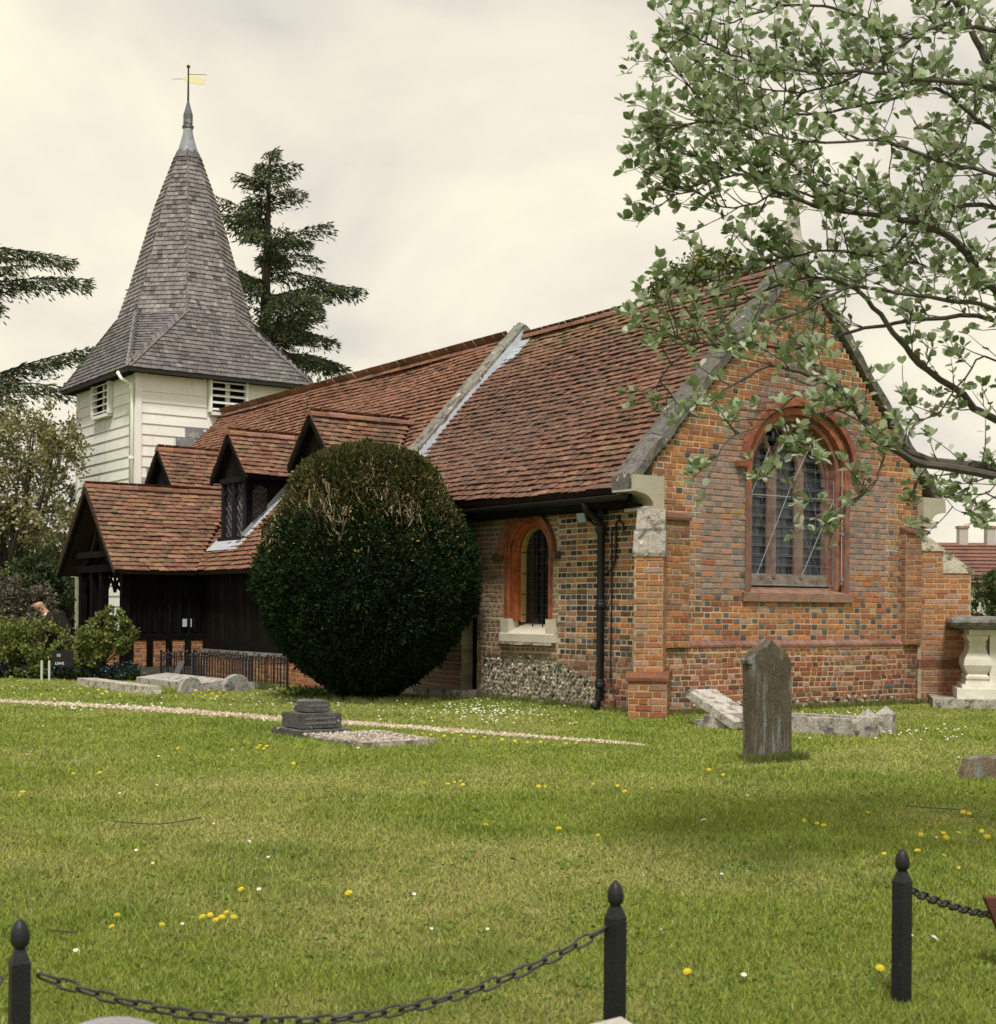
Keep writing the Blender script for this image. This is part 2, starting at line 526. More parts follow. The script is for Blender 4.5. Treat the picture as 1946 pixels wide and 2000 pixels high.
def col_chancel(v, z, h, j):
    r = rnd.random()
    if v < 1.95:
        if z > .72:
            if h and (j % 2 == 0) and r < .80: return jit(mixc((.035, .03, .032), BLUE, rnd.random() * .6), .25)
            c = BROWN if r < .42 else (RED if r < .58 else (PINK if r < .85 else ORANGE))
            if v > 1.55: c = mixc(c, MAUVE, .5)
            return jit(c, .22)
        return jit(RED if r < .5 else (BROWN if r < .75 else PINK), .25)
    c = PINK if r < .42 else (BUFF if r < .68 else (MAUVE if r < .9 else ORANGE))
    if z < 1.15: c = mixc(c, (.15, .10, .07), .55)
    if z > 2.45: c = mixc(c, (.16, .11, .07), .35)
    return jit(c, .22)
def mort_chancel(v, z): return jit((.50, .42, .29) if z > .72 else (.40, .33, .23), .15)
def col_butt(s, z, h, j):
    r = rnd.random()
    c = ORANGE if r < .68 else (PINK if r < .86 else (RED if r < .95 else MAUVE))
    if z < .55: c = mixc(c, (.22, .08, .035), .45)
    return jit(c, .17)

# ---- gable wall with its big window
EW = dict(c=2.67, ho=1.03, hi=.84, z0=1.60, zs=3.22, ro=.94, ri=.77)
def gable_iv(z):
    if z < .86: lo, hi = -.05, GW + .05
    else: lo, hi = 0, GW
    if z > 2.95:
        lo = max(0, (z - 3.13) / 1.09 - .07); hi = GW - lo
    if z > 5.95: lo = max(lo, GC - .12); hi = min(hi, GC + .12)
    if lo >= hi: return []
    h = arch_half(z, EW['ho'] - .03, EW['zs'], EW['ro'] - .02) if EW['z0'] - .14 < z < EW['zs'] + EW['ro'] else 0
    if h > 0: return [(lo, EW['c'] - h), (EW['c'] + h, hi)]
    return [(lo, hi)]
gw = MB()
FEp = lambda s, z, d: W(s, d - .07, z)
def gable_low(z): return [(lo, hi) for lo, hi in gable_iv(z)]
brick_wall('gable', gw, FEp, NE_, .0, .86, gable_low, col_gable, mort_gable, course=.072, bond='header', H=.10, S=.205, joint=.014, rough=.006, thick=.4)
brick_wall('gable', gw, FE, NE_, .93, 6.18, gable_iv, col_gable, mort_gable, course=.0768, thick=.33)
# plinth weathering course: slanting tiles/bricks on edge
PARENTS = {}
x = -.05
while x < GW + .03:
    wdt = U_(.10, .20)
    x1 = min(x + wdt, GW + .05)
    cc = jit((.22, .115, .09), .25)
    vs = [FE(a, z, d) for (d, z) in ((-.085, .855), (-.085, .885), (-.0, .945), (.05, .945)) for a in (x + .004, x1 - .004)]
    piece('brick', 'gable', vs, [(0, 1, 3, 2), (2, 3, 5, 4), (4, 5, 7, 6), (0, 2, 4, 6), (1, 7, 5, 3)], cc, (NE_ + ZZ).normalized(), .07 * (x1 - x))
    x = x1
gable_wall = gw.build('gable_wall', 'mortar', church); PARENTS['gable'] = gable_wall

# shallow pilasters at both ends of the gable with tiled tops
for (a, b) in ((0.02, .52), (GW - .50, GW - .02)):
    m = MB()
    key = 'pil%d' % int(a)
    brick_wall(key, m, lambda s, z, d: W(s, d - .13, z), NE_, .86, 2.50, lambda z: [(a, b)], lambda s, z, h, j: jit(mixc(col_butt(s, z, h, j), (.10, .055, .035), .6 if z > 2.2 else .25), .2), lambda s, z: jit((.36, .29, .19), .1), thick=.125)
    m.prism([W(a - .01, -.17, 2.50), W(a - .01, -.17, 2.53), W(a - .01, -.003, 2.60), W(a - .01, -.003, 2.50)], UU * (b - a + .02), (.14, .062, .045))
    for (uu0, sg) in ((a, 1), (b, -1)):
        brick_wall(key, MB(), lambda s, z, d: W(uu0 + sg * d, s, z), -UU * sg, .86, 2.50, lambda z: [(-.125, -.005)], lambda s, z, h, j: jit(mixc(col_butt(s, z, h, j), (.10, .055, .035), .3), .2), lambda s, z: (.36, .29, .19), thick=.02, H=.12, S=.12)
    PARENTS[key] = m.build('pilaster', 'mortar', church)

# ---- chancel wall (south) with window, doorway, flint patch
SW = dict(c=2.69, ho=.58, hi=.36, z0=1.17, zs=2.17, ro=.50, ri=.33)
DOOR = (4.0, 4.42)
def chan_iv(z):
    lo, hi = .02, 6.5
    iv = [(lo, hi)]
    h = arch_half(z, SW['ho'] - .02, SW['zs'], SW['ro'] - .02) if SW['z0'] - .33 < z < SW['zs'] + SW['ro'] else 0
    if h > 0:
        if z < SW['z0']: h = .66
        iv = [(lo, SW['c'] - h), (SW['c'] + h, hi)]
    res = []
    for a, b in iv:
        if z < 1.75 and a < DOOR[0] < b: res += [(a, DOOR[0]), (DOOR[1], b)]
        else: res.append((a, b))
    return res
def flint_top(v): return .64 - .32 * max(0, (2.05 - v)) if .95 < v < 3.86 else -1
cw = MB(); 
def chan_lo(z):
    res = []
    for a, b in chan_iv(z):
        # leave out the flint patch
        if z < .64:
            l = next((v for v in np.arange(.95, 3.86, .05) if flint_top(v) > z), None)
            if l is not None and a < 3.86 and b > l:
                if a < l: res.append((a, l))
                if b > 3.86: res.append((max(a, 3.86), b))
                continue
        res.append((a, b))
    return res
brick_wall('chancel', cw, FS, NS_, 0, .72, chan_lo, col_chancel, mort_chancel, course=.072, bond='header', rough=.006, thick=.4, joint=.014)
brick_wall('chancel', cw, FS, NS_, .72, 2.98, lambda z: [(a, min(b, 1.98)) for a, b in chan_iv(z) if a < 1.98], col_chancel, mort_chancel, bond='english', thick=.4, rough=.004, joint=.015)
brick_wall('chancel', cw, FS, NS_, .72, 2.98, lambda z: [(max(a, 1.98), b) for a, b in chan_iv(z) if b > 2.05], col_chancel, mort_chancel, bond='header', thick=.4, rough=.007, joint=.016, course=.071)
cw.ubox(.018, .40, .95, 3.86, -.05, .66, (.40, .35, .27))
chancel_wall = cw.build('chancel_wall', 'mortar', church); PARENTS['chancel'] = chancel_wall
# flint rubble: single knapped flints set in the mortar
def flint_mesh(seed):
    r = random.Random(seed); bm = bmesh.new(); bmesh.ops.create_icosphere(bm, subdivisions=1, radius=1)
    for v in bm.verts: v.co *= r.uniform(.72, 1.15)
    me = bpy.data.meshes.new('flint'); bm.to_mesh(me); bm.free()
    c = r.choice([(.05, .05, .055), (.12, .11, .10), (.40, .36, .29), (.22, .19, .15), (.46, .42, .34), (.27, .21, .15), (.34, .30, .24)])
    a = me.attributes.new('Col', 'FLOAT_COLOR', 'FACE')
    arr = np.ones((len(me.polygons), 4), dtype=np.float32); arr[:, :3] = c
    arr[:, :3] *= np.array([[r.uniform(.6, 1.3)] for _ in range(len(arr))]); a.data.foreach_set('color', arr.ravel())
    me.materials.append(MATS['flint'])
    return me
FLINTS = [flint_mesh(i) for i in range(14)]
def flint(u, v, z, s, parent, name='flint'):
    o = bpy.data.objects.new(name, rnd.choice(FLINTS))
    link(o, parent, W(u, v, z))
    o.rotation_euler = (U_(0, 6), U_(0, 6), U_(0, 6))
    o.scale = (s * U_(.8, 1.25), s * U_(.6, 1.0), s * U_(.6, .95))
nfl = 0
zf = .03
while zf < .66:
    v = .95 + U_(0, .06)
    while v < 3.86:
        if flint_top(v) > zf - .02:
            flint(U_(.0, .03), v, zf + U_(-.012, .012), U_(.026, .045), chancel_wall); nfl += 1
        v += U_(.055, .10)
    zf += .056
# rubble footing under the gable
for k in range(60):
    flint(U_(.6, 4.6), -.09 + U_(-.02, .02), U_(.0, .13), U_(.03, .06), gable_wall)

# ---- diagonal buttresses
DG = ((-UU - VV) / math.sqrt(2), (UU - VV) / math.sqrt(2))     # SE and NE directions
def butt(corner, d, key, stages, plinth):
    """stages: (projection, width, z0, z1) brick boxes faced on three sides; d = outward direction"""
    side = d.cross(ZZ)
    m = MB()
    for (pr, w, za, zb) in stages:
        Ff = lambda s, z, dd: corner + d * (pr - dd) + side * (s - w / 2) + ZZ * z
        brick_wall(key, m, Ff, d, za, zb, lambda z: [(0, w)], col_butt, lambda s, z: jit((.42, .34, .22), .1), bond='flemish', thick=pr, course=.0775)
        for sg in (-1, 1):
            Fg = lambda s, z, dd: corner + d * s + side * (sg * (w / 2 - dd)) + ZZ * z
            brick_wall(key, MB(), Fg, side * sg, za, zb, lambda z: [(.05, pr - .008)], col_butt, lambda s, z: (.4, .33, .22), bond='flemish', thick=.02, course=.0775)
    b = m.build('buttress', 'mortar', church); PARENTS[key] = b
    return b, side
c0 = W(0, 0, 0) + UU * .05 + VV * .05
b1, sd1 = butt(c0, DG[0], 'bse', [(.80, .47, 0, .50), (.72, .35, .56, 2.02)], 1)
st = MB(); 
def weather(m, corner, d, side, w, p0, z0, p1, z1, back, zb, col):
    """weathering block: nose at p0 rising to p1; closed sides"""
    prof = [(back, zb), (p0, zb), (p0, z0), (p1, z1), (back, z1)]
    m.prism([corner + d * a - side * (w / 2) + ZZ * z for a, z in prof], side * w, col)
weather(st, c0, DG[0], sd1, .53, .83, .50, .73, .57, .0, .46, (.17, .07, .04)); st.build('plinth_cap', 'terracotta', b1)
m = MB(); weather(m, c0, DG[0], sd1, .40, .74, 2.05, .56, 2.33, .2, 2.0, (.26, .235, .20)); m.build('weathering_stone', 'stone', b1)
m = MB(); weather(m, c0, DG[0], sd1, .36, .545, 2.36, .30, 2.62, .1, 2.335, (.27, .245, .205)); m.build('weathering_stone', 'stone', b1)
c1 = W(GW, 0, 0) - UU * .05 + VV * .05
b2, sd2 = butt(c1, DG[1], 'bne', [(.80, .47, 0, .56), (.75, .40, .62, 1.92), (.35, .40, 1.92, 2.24)], 1)
m = MB(); weather(m, c1, DG[1], sd2, .49, .83, .56, .75, .64, .0, .52, (.17, .07, .04)); m.build('plinth_cap', 'terracotta', b2)
m = MB(); weather(m, c1, DG[1], sd2, .44, .80, 1.95, .37, 2.27, .355, 1.92, (.50, .46, .37)); m.build('weathering_stone', 'stone', b2)
m = MB(); weather(m, c1, DG[1], sd2, .44, .37, 2.285, .02, 2.56, .01, 2.245, (.50, .46, .37)); m.build('weathering_stone', 'stone', b2)

# ---- kneelers (moulded corner stones) and coping
def kneeler(u_in, sgn):
    k = MB()
    prof = [(0.02, 2.62), (0.02, 3.05), (-.48, 3.05), (-.50, 2.84), (-.43, 2.84)]
    for i in range(7):
        t = i / 6 * math.pi / 2
        prof.append((-.43 + .27 * math.sin(t), 2.66 + .17 * math.cos(t)))
    prof += [(-.26, 2.66), (-.30, 2.64), (-.30, 2.60), (-.08, 2.60)]
    pts = [W(u_in + sgn * a, -.11, z) for a, z in prof]
    k.prism(pts, VV * .42, (.37, .34, .27))
    return k.build('kneeler', 'clean_stone', church)
kneeler(.08, 1); kneeler(GW - .08, -1)
def coping(v0, v1, u0, n, zofs, th, side, name='coping_stone', lump=.018, col=(.13, .122, .11)):
    for i in range(n):
        t0, t1 = i / n, (i + 1) / n
        ua, ub = lerp(u0, RU, t0), lerp(u0, RU, t1)
        if side < 0: ua, ub = 2 * RU - ua, 2 * RU - ub
        m = MB()
        nseg = 5
        cc = jit(col, .15)
        rows = []
        for q in range(nseg + 1):
            uu = lerp(ua, ub, q / nseg * .985 + .005)
            zz_ = roof_z(uu) + zofs
            o = [U_(-lump, lump) for _ in range(6)]
            rows.append([W(uu, v0 + o[0], zz_ - .02), W(uu, v0 + o[1], zz_ + th * .8 + o[2]), W(uu, lerp(v0, v1, .5), zz_ + th * 1.05 + o[3]), W(uu, v1 + o[4], zz_ + th * .8 + o[5]), W(uu, v1, zz_ - .02)])
        vs = [p for r in rows for p in r]
        fs = []
        for q in range(nseg):
            for k in range(5):
                fs.append((q * 5 + k, q * 5 + (k + 1) % 5, (q + 1) * 5 + (k + 1) % 5, (q + 1) * 5 + k))
        fs += [(4, 3, 2, 1, 0), tuple(nseg * 5 + k for k in range(5))]
        m.add(vs, fs, cc)
        m.build(name, 'stone', church)
coping(-.07, .33, -.42, 6, .06, .19, 1)
coping(-.07, .33, -.42, 6, .06, .19, -1)
coping(6.48, 6.86, -.3, 7, .10, .20, 1, col=(.24, .225, .195))
coping(6.48, 6.86, -.3, 7, .10, .20, -1, col=(.24, .225, .195))
# upstand wall between nave and chancel
m = MB(); m.prism([W(-.2, 6.5, 2.6), W(RU, 6.5, RZ + .12), W(2 * RU + .2, 6.5, 2.6)], VV * .33, (.34, .30, .24)); m.build('parapet_wall', 'clean_stone', church)
# lead flashing beside the parapet
m = MB()
for i in range(9):
    ua, ub = lerp(-.25, RU - .05, i / 9), lerp(-.25, RU - .05, (i + 1) / 9)
    o = ZZ * (.05 + .004 * (i % 2))
    m.poly([W(ua, 6.18, roof_z(ua)) + o, W(ub, 6.18, roof_z(ub)) + o, W(ub, 6.44, roof_z(ub)) + o + ZZ * .02, W(ua, 6.44, roof_z(ua)) + o + ZZ * .02], (.34, .37, .43))
    m.poly([W(ua, 6.44, roof_z(ua)) + o + ZZ * .02, W(ub, 6.44, roof_z(ub)) + o + ZZ * .02, W(ub, 6.475, roof_z(ub)) + ZZ * .2, W(ua, 6.475, roof_z(ua)) + ZZ * .2], (.34, .37, .43))
m.build('lead_flashing', 'lead', church)
# gable finial: tapering stone base of a cross
m = MB()
m.tube([W(RU, .13, 6.30), W(RU, .13, 6.42), W(RU, .13, 6.55), W(RU, .13, 6.75), W(RU, .13, 6.95), W(RU, .13, 7.22)], [.25, .20, .13, .10, .085, .07], 8, (.40, .36, .33))
m.box(W(RU, .13, 7.06), UU * .16, VV * .045, ZZ * .05, (.40, .36, .33))
m.build('finial_cross', 'stone', church)

# ================================================================== roofs of single tiles
TILE_F = [(0, 1, 4, 3), (1, 2, 5, 4), (6, 7, 1, 0), (7, 8, 2, 1), (6, 0, 3), (2, 8, 5)]
def tile_quad(kind, parent, A, B, C, D, expo, width, thick, colfn, reject=None, wav=.0, jitr=.5, lenf=2.15, stagger=True, wvar=.08):
    A, B, C, D = map(Vector, (A, B, C, D))
    up = ((C + D) - (A + B)) / 2
    nrm = (B - A).cross(D - A) if (B - A).length > .01 else (C - A).cross(D - A)
    nrm.normalize()
    rows = max(1, int(round(((D - A) - ((D - A).dot((B - A).normalized()) * (B - A).normalized() if (B - A).length > .01 else Vector())).length / expo)))
    base_dir = (B - A).normalized() if (B - A).length > .01 else (C - D).normalized()
    s = nrm.cross(base_dir).normalized()
    ph = rnd.random() * 10
    lift = thick * 2.5
    for k in range(rows):
        t = k / rows
        Lp, Rp = A.lerp(D, t), B.lerp(C, t)
        ln = (Rp - Lp).length
        if ln < .03: continue
        a = (Rp - Lp).normalized()
        x = -width * ((.5 if k % 2 else 0) + U_(0, .12)) if stagger else 0
        while x < ln - .015:
            w = width * (1 + U_(-wvar, wvar))
            x0, x1 = max(0, x + .003), min(ln, x + w - .003)
            x += w
            if x1 - x0 < .02: continue
            c = Lp + a * ((x0 + x1) / 2)
            if reject and reject(c + s * expo * .5): continue
            wv = wav * (math.sin(c.x * 1.7 + ph) + math.sin(c.z * 2.3 + c.y * .9 + ph * 2)) * .5
            yaw = U_(-.02, .02) * jitr
            dz = U_(-.004, .005) * jitr + wv
            tl = U_(-.006, .006) * jitr
            h0, h1 = lift + dz, dz
            length = expo * lenf
            def P(xx, ss, hh): return Lp + a * (xx + yaw * ss * 0) + s * (ss + (xx - x0) * yaw) + nrm * hh
            xm = (x0 + x1) / 2; cb = .003 * jitr
            e0, e1 = U_(-.004, .004) * jitr, U_(-.004, .004) * jitr
            vs = [P(x0, tl, h0 + thick + e0), P(xm, tl, h0 + thick + cb), P(x1, tl, h0 + thick + e1),
                  P(x0, length, h1 + thick * .6), P(xm, length, h1 + thick * .6), P(x1, length, h1 + thick * .6),
                  P(x0, tl, h0 + e0), P(xm, tl, h0 + cb), P(x1, tl, h0 + e1)]
            piece(kind, parent, vs, TILE_F, colfn(c), nrm, (x1 - x0) * expo)

T_RED = (.180, .085, .058); T_LIGHT = (.255, .140, .092); T_DARK = (.108, .062, .048); T_BLUE = (.110, .080, .072); T_ORANGE = (.235, .110, .068)
def lowfreq(p, s, o=0):
    return .5 + .25 * (math.sin(p.x * s + o) * math.cos(p.z * s * 1.3 + o * 2) + math.sin((p.y + p.z) * s * .7 + o * 3))
def col_chancel_roof(p):
    r = rnd.random(); q = lowfreq(p, .9, 1.0)
    c = T_RED if r < .50 else (T_DARK if r < .78 else (T_LIGHT if r < .85 else (T_ORANGE if r < .92 else T_BLUE)))
    c = mixc(c, (.165, .092, .066), .5)
    c = mixc(c, T_BLUE, max(0, q - .55) * 1.0)
    if p.z > 5.2 and rnd.random() < .5: c = mixc(c, (.22, .19, .075), .45 * min(1, (p.z - 5.2)))
    return jit(c, .2)
def col_nave_roof(p):
    r = rnd.random()
    c = T_ORANGE if r < .55 else (T_RED if r < .78 else (T_LIGHT if r < .92 else T_DARK))
    return jit(mixc(c, (.20, .10, .066), .4), .2)
def col_porch_roof(p):
    r = rnd.random()
    c = T_RED if r < .42 else (T_LIGHT if r < .70 else (T_ORANGE if r < .82 else T_DARK))
    c = mixc(c, (.20, .105, .070), .4)
    if rnd.random() < .25: c = mixc(c, (.18, .16, .07), .35)
    return jit(c, .22)

def underlay(name, quads, col=(.05, .035, .03)):
    m = MB()
    for q in quads:
        n_ = (Vector(q[1]) - Vector(q[0])).cross(Vector(q[2]) - Vector(q[0])).normalized()
        m.prism([Vector(p) - n_ * .01 for p in q], -n_ * .07, col)
    return m.build(name, 'black_timber', church)

EU = -.35
VC = [8.06, 11.42, 15.0]
PV, PH, PE, PZ, PE_Z = 13.57, 1.71, 2.81, 3.68, 2.0
PS = (PZ - PE_Z) / PH
# chancel roof, both slopes
cr1 = [W(EU, 6.46, roof_z(EU)), W(EU, .22, roof_z(EU)), W(RU, .22, RZ), W(RU, 6.46, RZ)]
cr2 = [W(2 * RU - EU, .22, roof_z(EU)), W(2 * RU - EU, 6.46, roof_z(EU)), W(RU, 6.46, RZ), W(RU, .22, RZ)]
chancel_roof = underlay('chancel_roof', [cr1, cr2]); PARENTS['chancel_roof'] = chancel_roof
tile_quad('tile', 'chancel_roof', *cr1, .114, .175, .017, col_chancel_roof, wav=.035, jitr=1.6)
tile_quad('tile', 'chancel_roof', *cr2, .114, .175, .017, col_chancel_roof, wav=.018)
# nave roof
NU = -1.18
nr1 = [W(NU, 19.38, roof_z(NU)), W(NU, 6.86, roof_z(NU)), W(RU, 6.86, RZ), W(RU, 19.38, RZ)]
nr2 = [W(2 * RU - EU, 6.86, roof_z(EU)), W(2 * RU - EU, 19.38, roof_z(EU)), W(RU, 19.38, RZ), W(RU, 6.86, RZ)]
def uvz(p):
    d = Vector(p) - OO
    return d.dot(UU), d.dot(VV), d.z
def nave_reject(p):
    u, v, z = uvz(p)
    if u < .42 and v > 16.6: return True
    if z < PZ - PS * abs(v - PV) - .03: return True
    for vc in VC:
        if abs(v - vc) < .56 and u > -.66 and z < 4.66 - 1.075 * abs(v - vc) - .02: return True
    return False
NWE = 16.6
nr1a = [W(NU, NWE, roof_z(NU)), W(NU, 6.86, roof_z(NU)), W(.46, 6.86, roof_z(.46)), W(.46, NWE, roof_z(.46))]
nr1b = [W(.46, 19.38, roof_z(.46)), W(.46, 6.86, roof_z(.46)), W(RU, 6.86, RZ), W(RU, 19.38, RZ)]
nave_roof = underlay('nave_roof', [nr1a, nr1b, nr2]); PARENTS['nave_roof'] = nave_roof
tile_quad('tile', 'nave_roof', *nr1, .114, .175, .017, col_nave_roof, reject=nave_reject, wav=.045, jitr=1.5)
tile_quad('tile', 'nave_roof', *nr2, .20, .30, .014, col_nave_roof)
# ridge tiles
def ridge(p, q, n, parent, name='ridge_tile', r=.13, cols=(T_RED, T_ORANGE, (.24, .13, .10)), drop=.06):
    p, q = Vector(p), Vector(q); d = (q - p).normalized(); sd = d.cross(ZZ)
    for i in range(n):
        a, b = p.lerp(q, i / n + .001), p.lerp(q, (i + 1) / n - .001)
        m = MB(); vs = []
        k = 1 + U_(-.06, .06)
        for e in (a, b):
            for j in range(7):
                t = math.pi * (j / 6)
                vs.append(e + sd * (math.cos(t) * r * k) + ZZ * (math.sin(t) * r * .75 * k - drop + U_(-.003, .003)))
        fs = [(j, j + 1, 8 + j, 7 + j) for j in range(6)] + [tuple(range(6, -1, -1)), tuple(range(7, 14))]
        m.add(vs, fs, jit(rnd.choice(cols), .2))
        m.build(name, 'tile', parent)
ridge(W(RU, .3, RZ + .03), W(RU, 6.44, RZ + .03), 17, chancel_roof)
ridge(W(RU, 6.9, RZ + .03), W(RU, 19.38, RZ + .03), 34, nave_roof)

# porch roof
pe1 = [W(-PE, PV - PH, PE_Z), W(roof_u(PE_Z), PV - PH, PE_Z), W(roof_u(PZ), PV, PZ), W(-PE, PV, PZ)]
pe2 = [W(roof_u(PE_Z), PV + PH, PE_Z), W(-PE, PV + PH, PE_Z), W(-PE, PV, PZ), W(roof_u(PZ), PV, PZ)]
porch_roof = underlay('porch_roof', [pe1, pe2]); PARENTS['porch_roof'] = porch_roof
tile_quad('tile', 'porch_roof', *pe1, .118, .18, .018, col_porch_roof, wav=.03, jitr=1.5)
tile_quad('tile', 'porch_roof', *pe2, .118, .18, .018, col_porch_roof, wav=.02)
ridge(W(-PE, PV, PZ + .03), W(roof_u(PZ), PV, PZ + .03), 9, porch_roof)

# ================================================================== windows of the chancel
TC = (.27, .088, .046)
def rot_arch_tube(mb, F, c, half, z0, zs, rise, d, r, col, n=20, sides=6):
    pts = [F(s, z, d) for s, z in arch(c, half, z0, zs, rise, n)]
    mb.tube(pts, r, sides, col)
# big gable window -------------------------------------------------
m = MB(); e = EW
arch_ring(m, FE, e['c'], e['ho'], .93, e['zs'] - .25, e['zs'], e['ro'], .85, -.02, .06, TC)
for sg_ in (-1, 1):
    m.box(FE(e['c'] + sg_ * .98, (e['z0'] + e['zs'] - .25) / 2, .02), UU * .05, VV * .04, ZZ * ((e['zs'] - .25 - e['z0']) / 2), (.20, .105, .08))
arch_ring(m, FE, e['c'], .93, e['hi'], e['z0'], e['zs'], .85, e['ri'], .06, .20, (.26, .12, .08))
arch_ring(m, FE, e['c'], e['hi'], .78, e['z0'] + .1, e['zs'], e['ri'], .71, .20, .34, (.25, .15, .125))
rot_arch_tube(m, FE, e['c'], .945, e['z0'], e['zs'], .865, .03, .03, (.26, .095, .055))
rot_arch_tube(m, FE, e['c'], .865, e['z0'], e['zs'], .79, .09, .03, (.25, .10, .06))
gwin = m.build('window', 'terracotta', church)
# hood mould with stops
m = MB()
pts = arch(e['c'], 1.10, 3.30, 3.30, .93, 20)[1:-1]
for i in range(len(pts) - 1):
    m.bar(FE(*pts[i], -.05), FE(*pts[i + 1], -.05), .09, .07, jit((.25, .085, .05), .2), up=NE_)
for sg in (-1, 1):
    m.box(FE(e['c'] + sg * 1.14, 3.31, -.05), UU * .085, VV * .06, ZZ * .04, (.22, .08, .05))
m.build('hood_mould', 'terracotta', gwin)
# sill: two sloping terracotta blocks
for (a, b) in ((e['c'] - 1.08, e['c'] + .12), (e['c'] + .125, e['c'] + 1.08)):
    m = MB()
    m.prism([FE(a, 1.47, -.05), FE(a, 1.585, -.05), FE(a, 1.70, .30), FE(a, 1.47, .30)], UU * (b - a), jit((.24, .145, .11), .1))
    m.build('sill', 'terracotta', gwin)
m = MB(); m.prism([FE(e['c'] - .80, 1.69, .19), FE(e['c'] - .80, 1.83, .21), FE(e['c'] - .80, 1.86, .33), FE(e['c'] - .80, 1.69, .33)], UU * 1.60, (.20, .175, .15)); m.build('sill', 'terracotta', gwin)
# mullions and intersecting tracery
MUL = (.22, .145, .122)
lights = []
mx = [e['c'] - .27, e['c'] + .27]
for x_ in mx:
    m = MB()
    m.prism([FE(x_ - .06, 1.80, .33), FE(x_ - .075, 1.80, .27), FE(x_ - .03, 1.80, .19), FE(x_ + .03, 1.80, .19), FE(x_ + .075, 1.80, .27), FE(x_ + .06, 1.80, .33)], ZZ * 1.50, MUL)
    # arching bars above the springing
    for sg in (-1, 1):
        R = .80
        pts = []
        for i in range(9):
            t = i / 8 * 1.02
            s_ = x_ + sg * (R - R * math.cos(t)); z_ = 3.24 + R * math.sin(t)
            if abs(s_ - e['c']) > arch_half(z_, .80, e['zs'], .73): break
            pts.append(FE(s_, z_, .26))
        if len(pts) > 1: m.tube(pts, .05, 6, MUL)
    m.build('mullion', 'terracotta', gwin)
# cusped heads of the outer lights
for sg in (-1, 1):
    m = MB()
    pts = []
    for i in range(8):
        t = i / 7 * 1.1
        s_ = e['c'] + sg * (.80 - (.78 - .78 * math.cos(t))); z_ = 3.12 + .72 * math.sin(t)
        pts.append(FE(s_, z_, .27))
    m.tube(pts, .045, 6, MUL)
    m.build('tracery', 'terracotta', gwin)
# panes between glazing bars, light by light
edges = [e['c'] - .80, mx[0], mx[1], e['c'] + .80]
row = .135
for k in range(3):
    a0, b0 = edges[k] + (.0 if k == 0 else .06), edges[k + 1] - (.0 if k == 2 else .06)
    z = 1.84
    while z < 3.95:
        z1 = z + row
        h = arch_half(z + row * .6, .79, e['zs'], .72)
        a, b = max(a0, e['c'] - h), min(b0, e['c'] + h)
        if b - a > .04:
            m = MB(); ti = U_(-.012, .012)
            m.poly([FE(a, z + .006, .31), FE(b, z + .006, .31 + ti), FE(b, z1 - .006, .312 + ti), FE(a, z1 - .006, .312)], jit((.030, .038, .050), .3))
            m.build('pane', 'glass', gwin)
        z = z1
m = MB()
for k in range(3):
    a0, b0 = edges[k], edges[k + 1]
    z = 1.84
    while z < 3.98:
        h = arch_half(z, .80, e['zs'], .73)
        a, b = max(a0, e['c'] - h), min(b0, e['c'] + h)
        if b - a > .05: m.bar(FE(a, z, .305), FE(b, z, .305), .012, .012, (.055, .06, .07))
        z += row
    for q in (1, 2, 3):
        x_ = lerp(a0, b0, q / 4)
        zt = e['zs'] + .72 * math.sqrt(max(0, 1 - ((x_ - e['c']) / .79) ** 2))
        m.bar(FE(x_, 1.83, .304), FE(x_, zt, .304), .007, .007, (.05, .055, .06))
m.build('glazing_bars', 'lead', gwin)
m = MB(); m.prism([FE(s_, z_, .345) for s_, z_ in arch(e['c'], .86, 1.65, e['zs'], .80, 16)], VV * .02, (.012, .012, .014)); m.build('interior_shade_sheet', 'black_timber', gwin)  # black sheet behind the panes, painted as the unlit inside
# wire guard in front of the glass
m = MB(); WC = (.24, .255, .30)
x0, x1 = e['c'] - .82, e['c'] + .82
m.tube([FE(x0, 1.70, .10), FE(x0, 3.2, .10)], .007, 5, WC); m.tube([FE(x1, 1.70, .10), FE(x1, 3.2, .10)], .007, 5, WC); m.tube([FE(x0, 1.70, .10), FE(x1, 1.70, .10)], .007, 5, WC)
z = 1.83
while z < 3.75:
    for dz in (0, .022):
        h = arch_half(z + dz, .82, e['zs'], .75)
        m.tube([FE(e['c'] - h, z + dz, .10), FE(e['c'] + h, z + dz, .10)], .0022, 4, WC)
    z += .135
m.tube([FE(x0, 2.93, .095), FE(x1, 2.93, .095)], .006, 5, (.42, .44, .48))
for (a, za, b, zb) in ((x0 + .12, 1.84, x0 + .75, 3.05), (x0 + 1.0, 1.84, x1, 2.93), (x0 + .75, 3.05, x0 + 1.2, 3.75), (x0, 2.93, x0 + .35, 3.6)):
    m.tube([FE(a, za, .093), FE(b, zb, .093)], .0045, 4, (.42, .44, .48))
for (a, za, b, zb) in ((x0, 2.93, x0 + .65, 1.84), (x0 + .5, 3.4, x0 + 1.35, 1.84), (x0 + 1.0, 3.3, x1, 1.95)):
    m.tube([FE(a, za, .093), FE(b, zb, .093)], .003, 4, (.26, .28, .33))
m.build('wire_guard', 'wire', gwin)
m = MB()
cx_ = e['c'] + .86
m.tube([FE(cx_, 3.35, -.02), FE(cx_, 1.72, -.02)], .009, 6, (.35, .34, .36))
for z_ in (3.13, 2.45, 1.80): m.box(FE(cx_, z_, -.02), UU * .025, VV * .02, ZZ * .025, (.25, .25, .27))
m.build('guard_rod', 'wire', gwin)

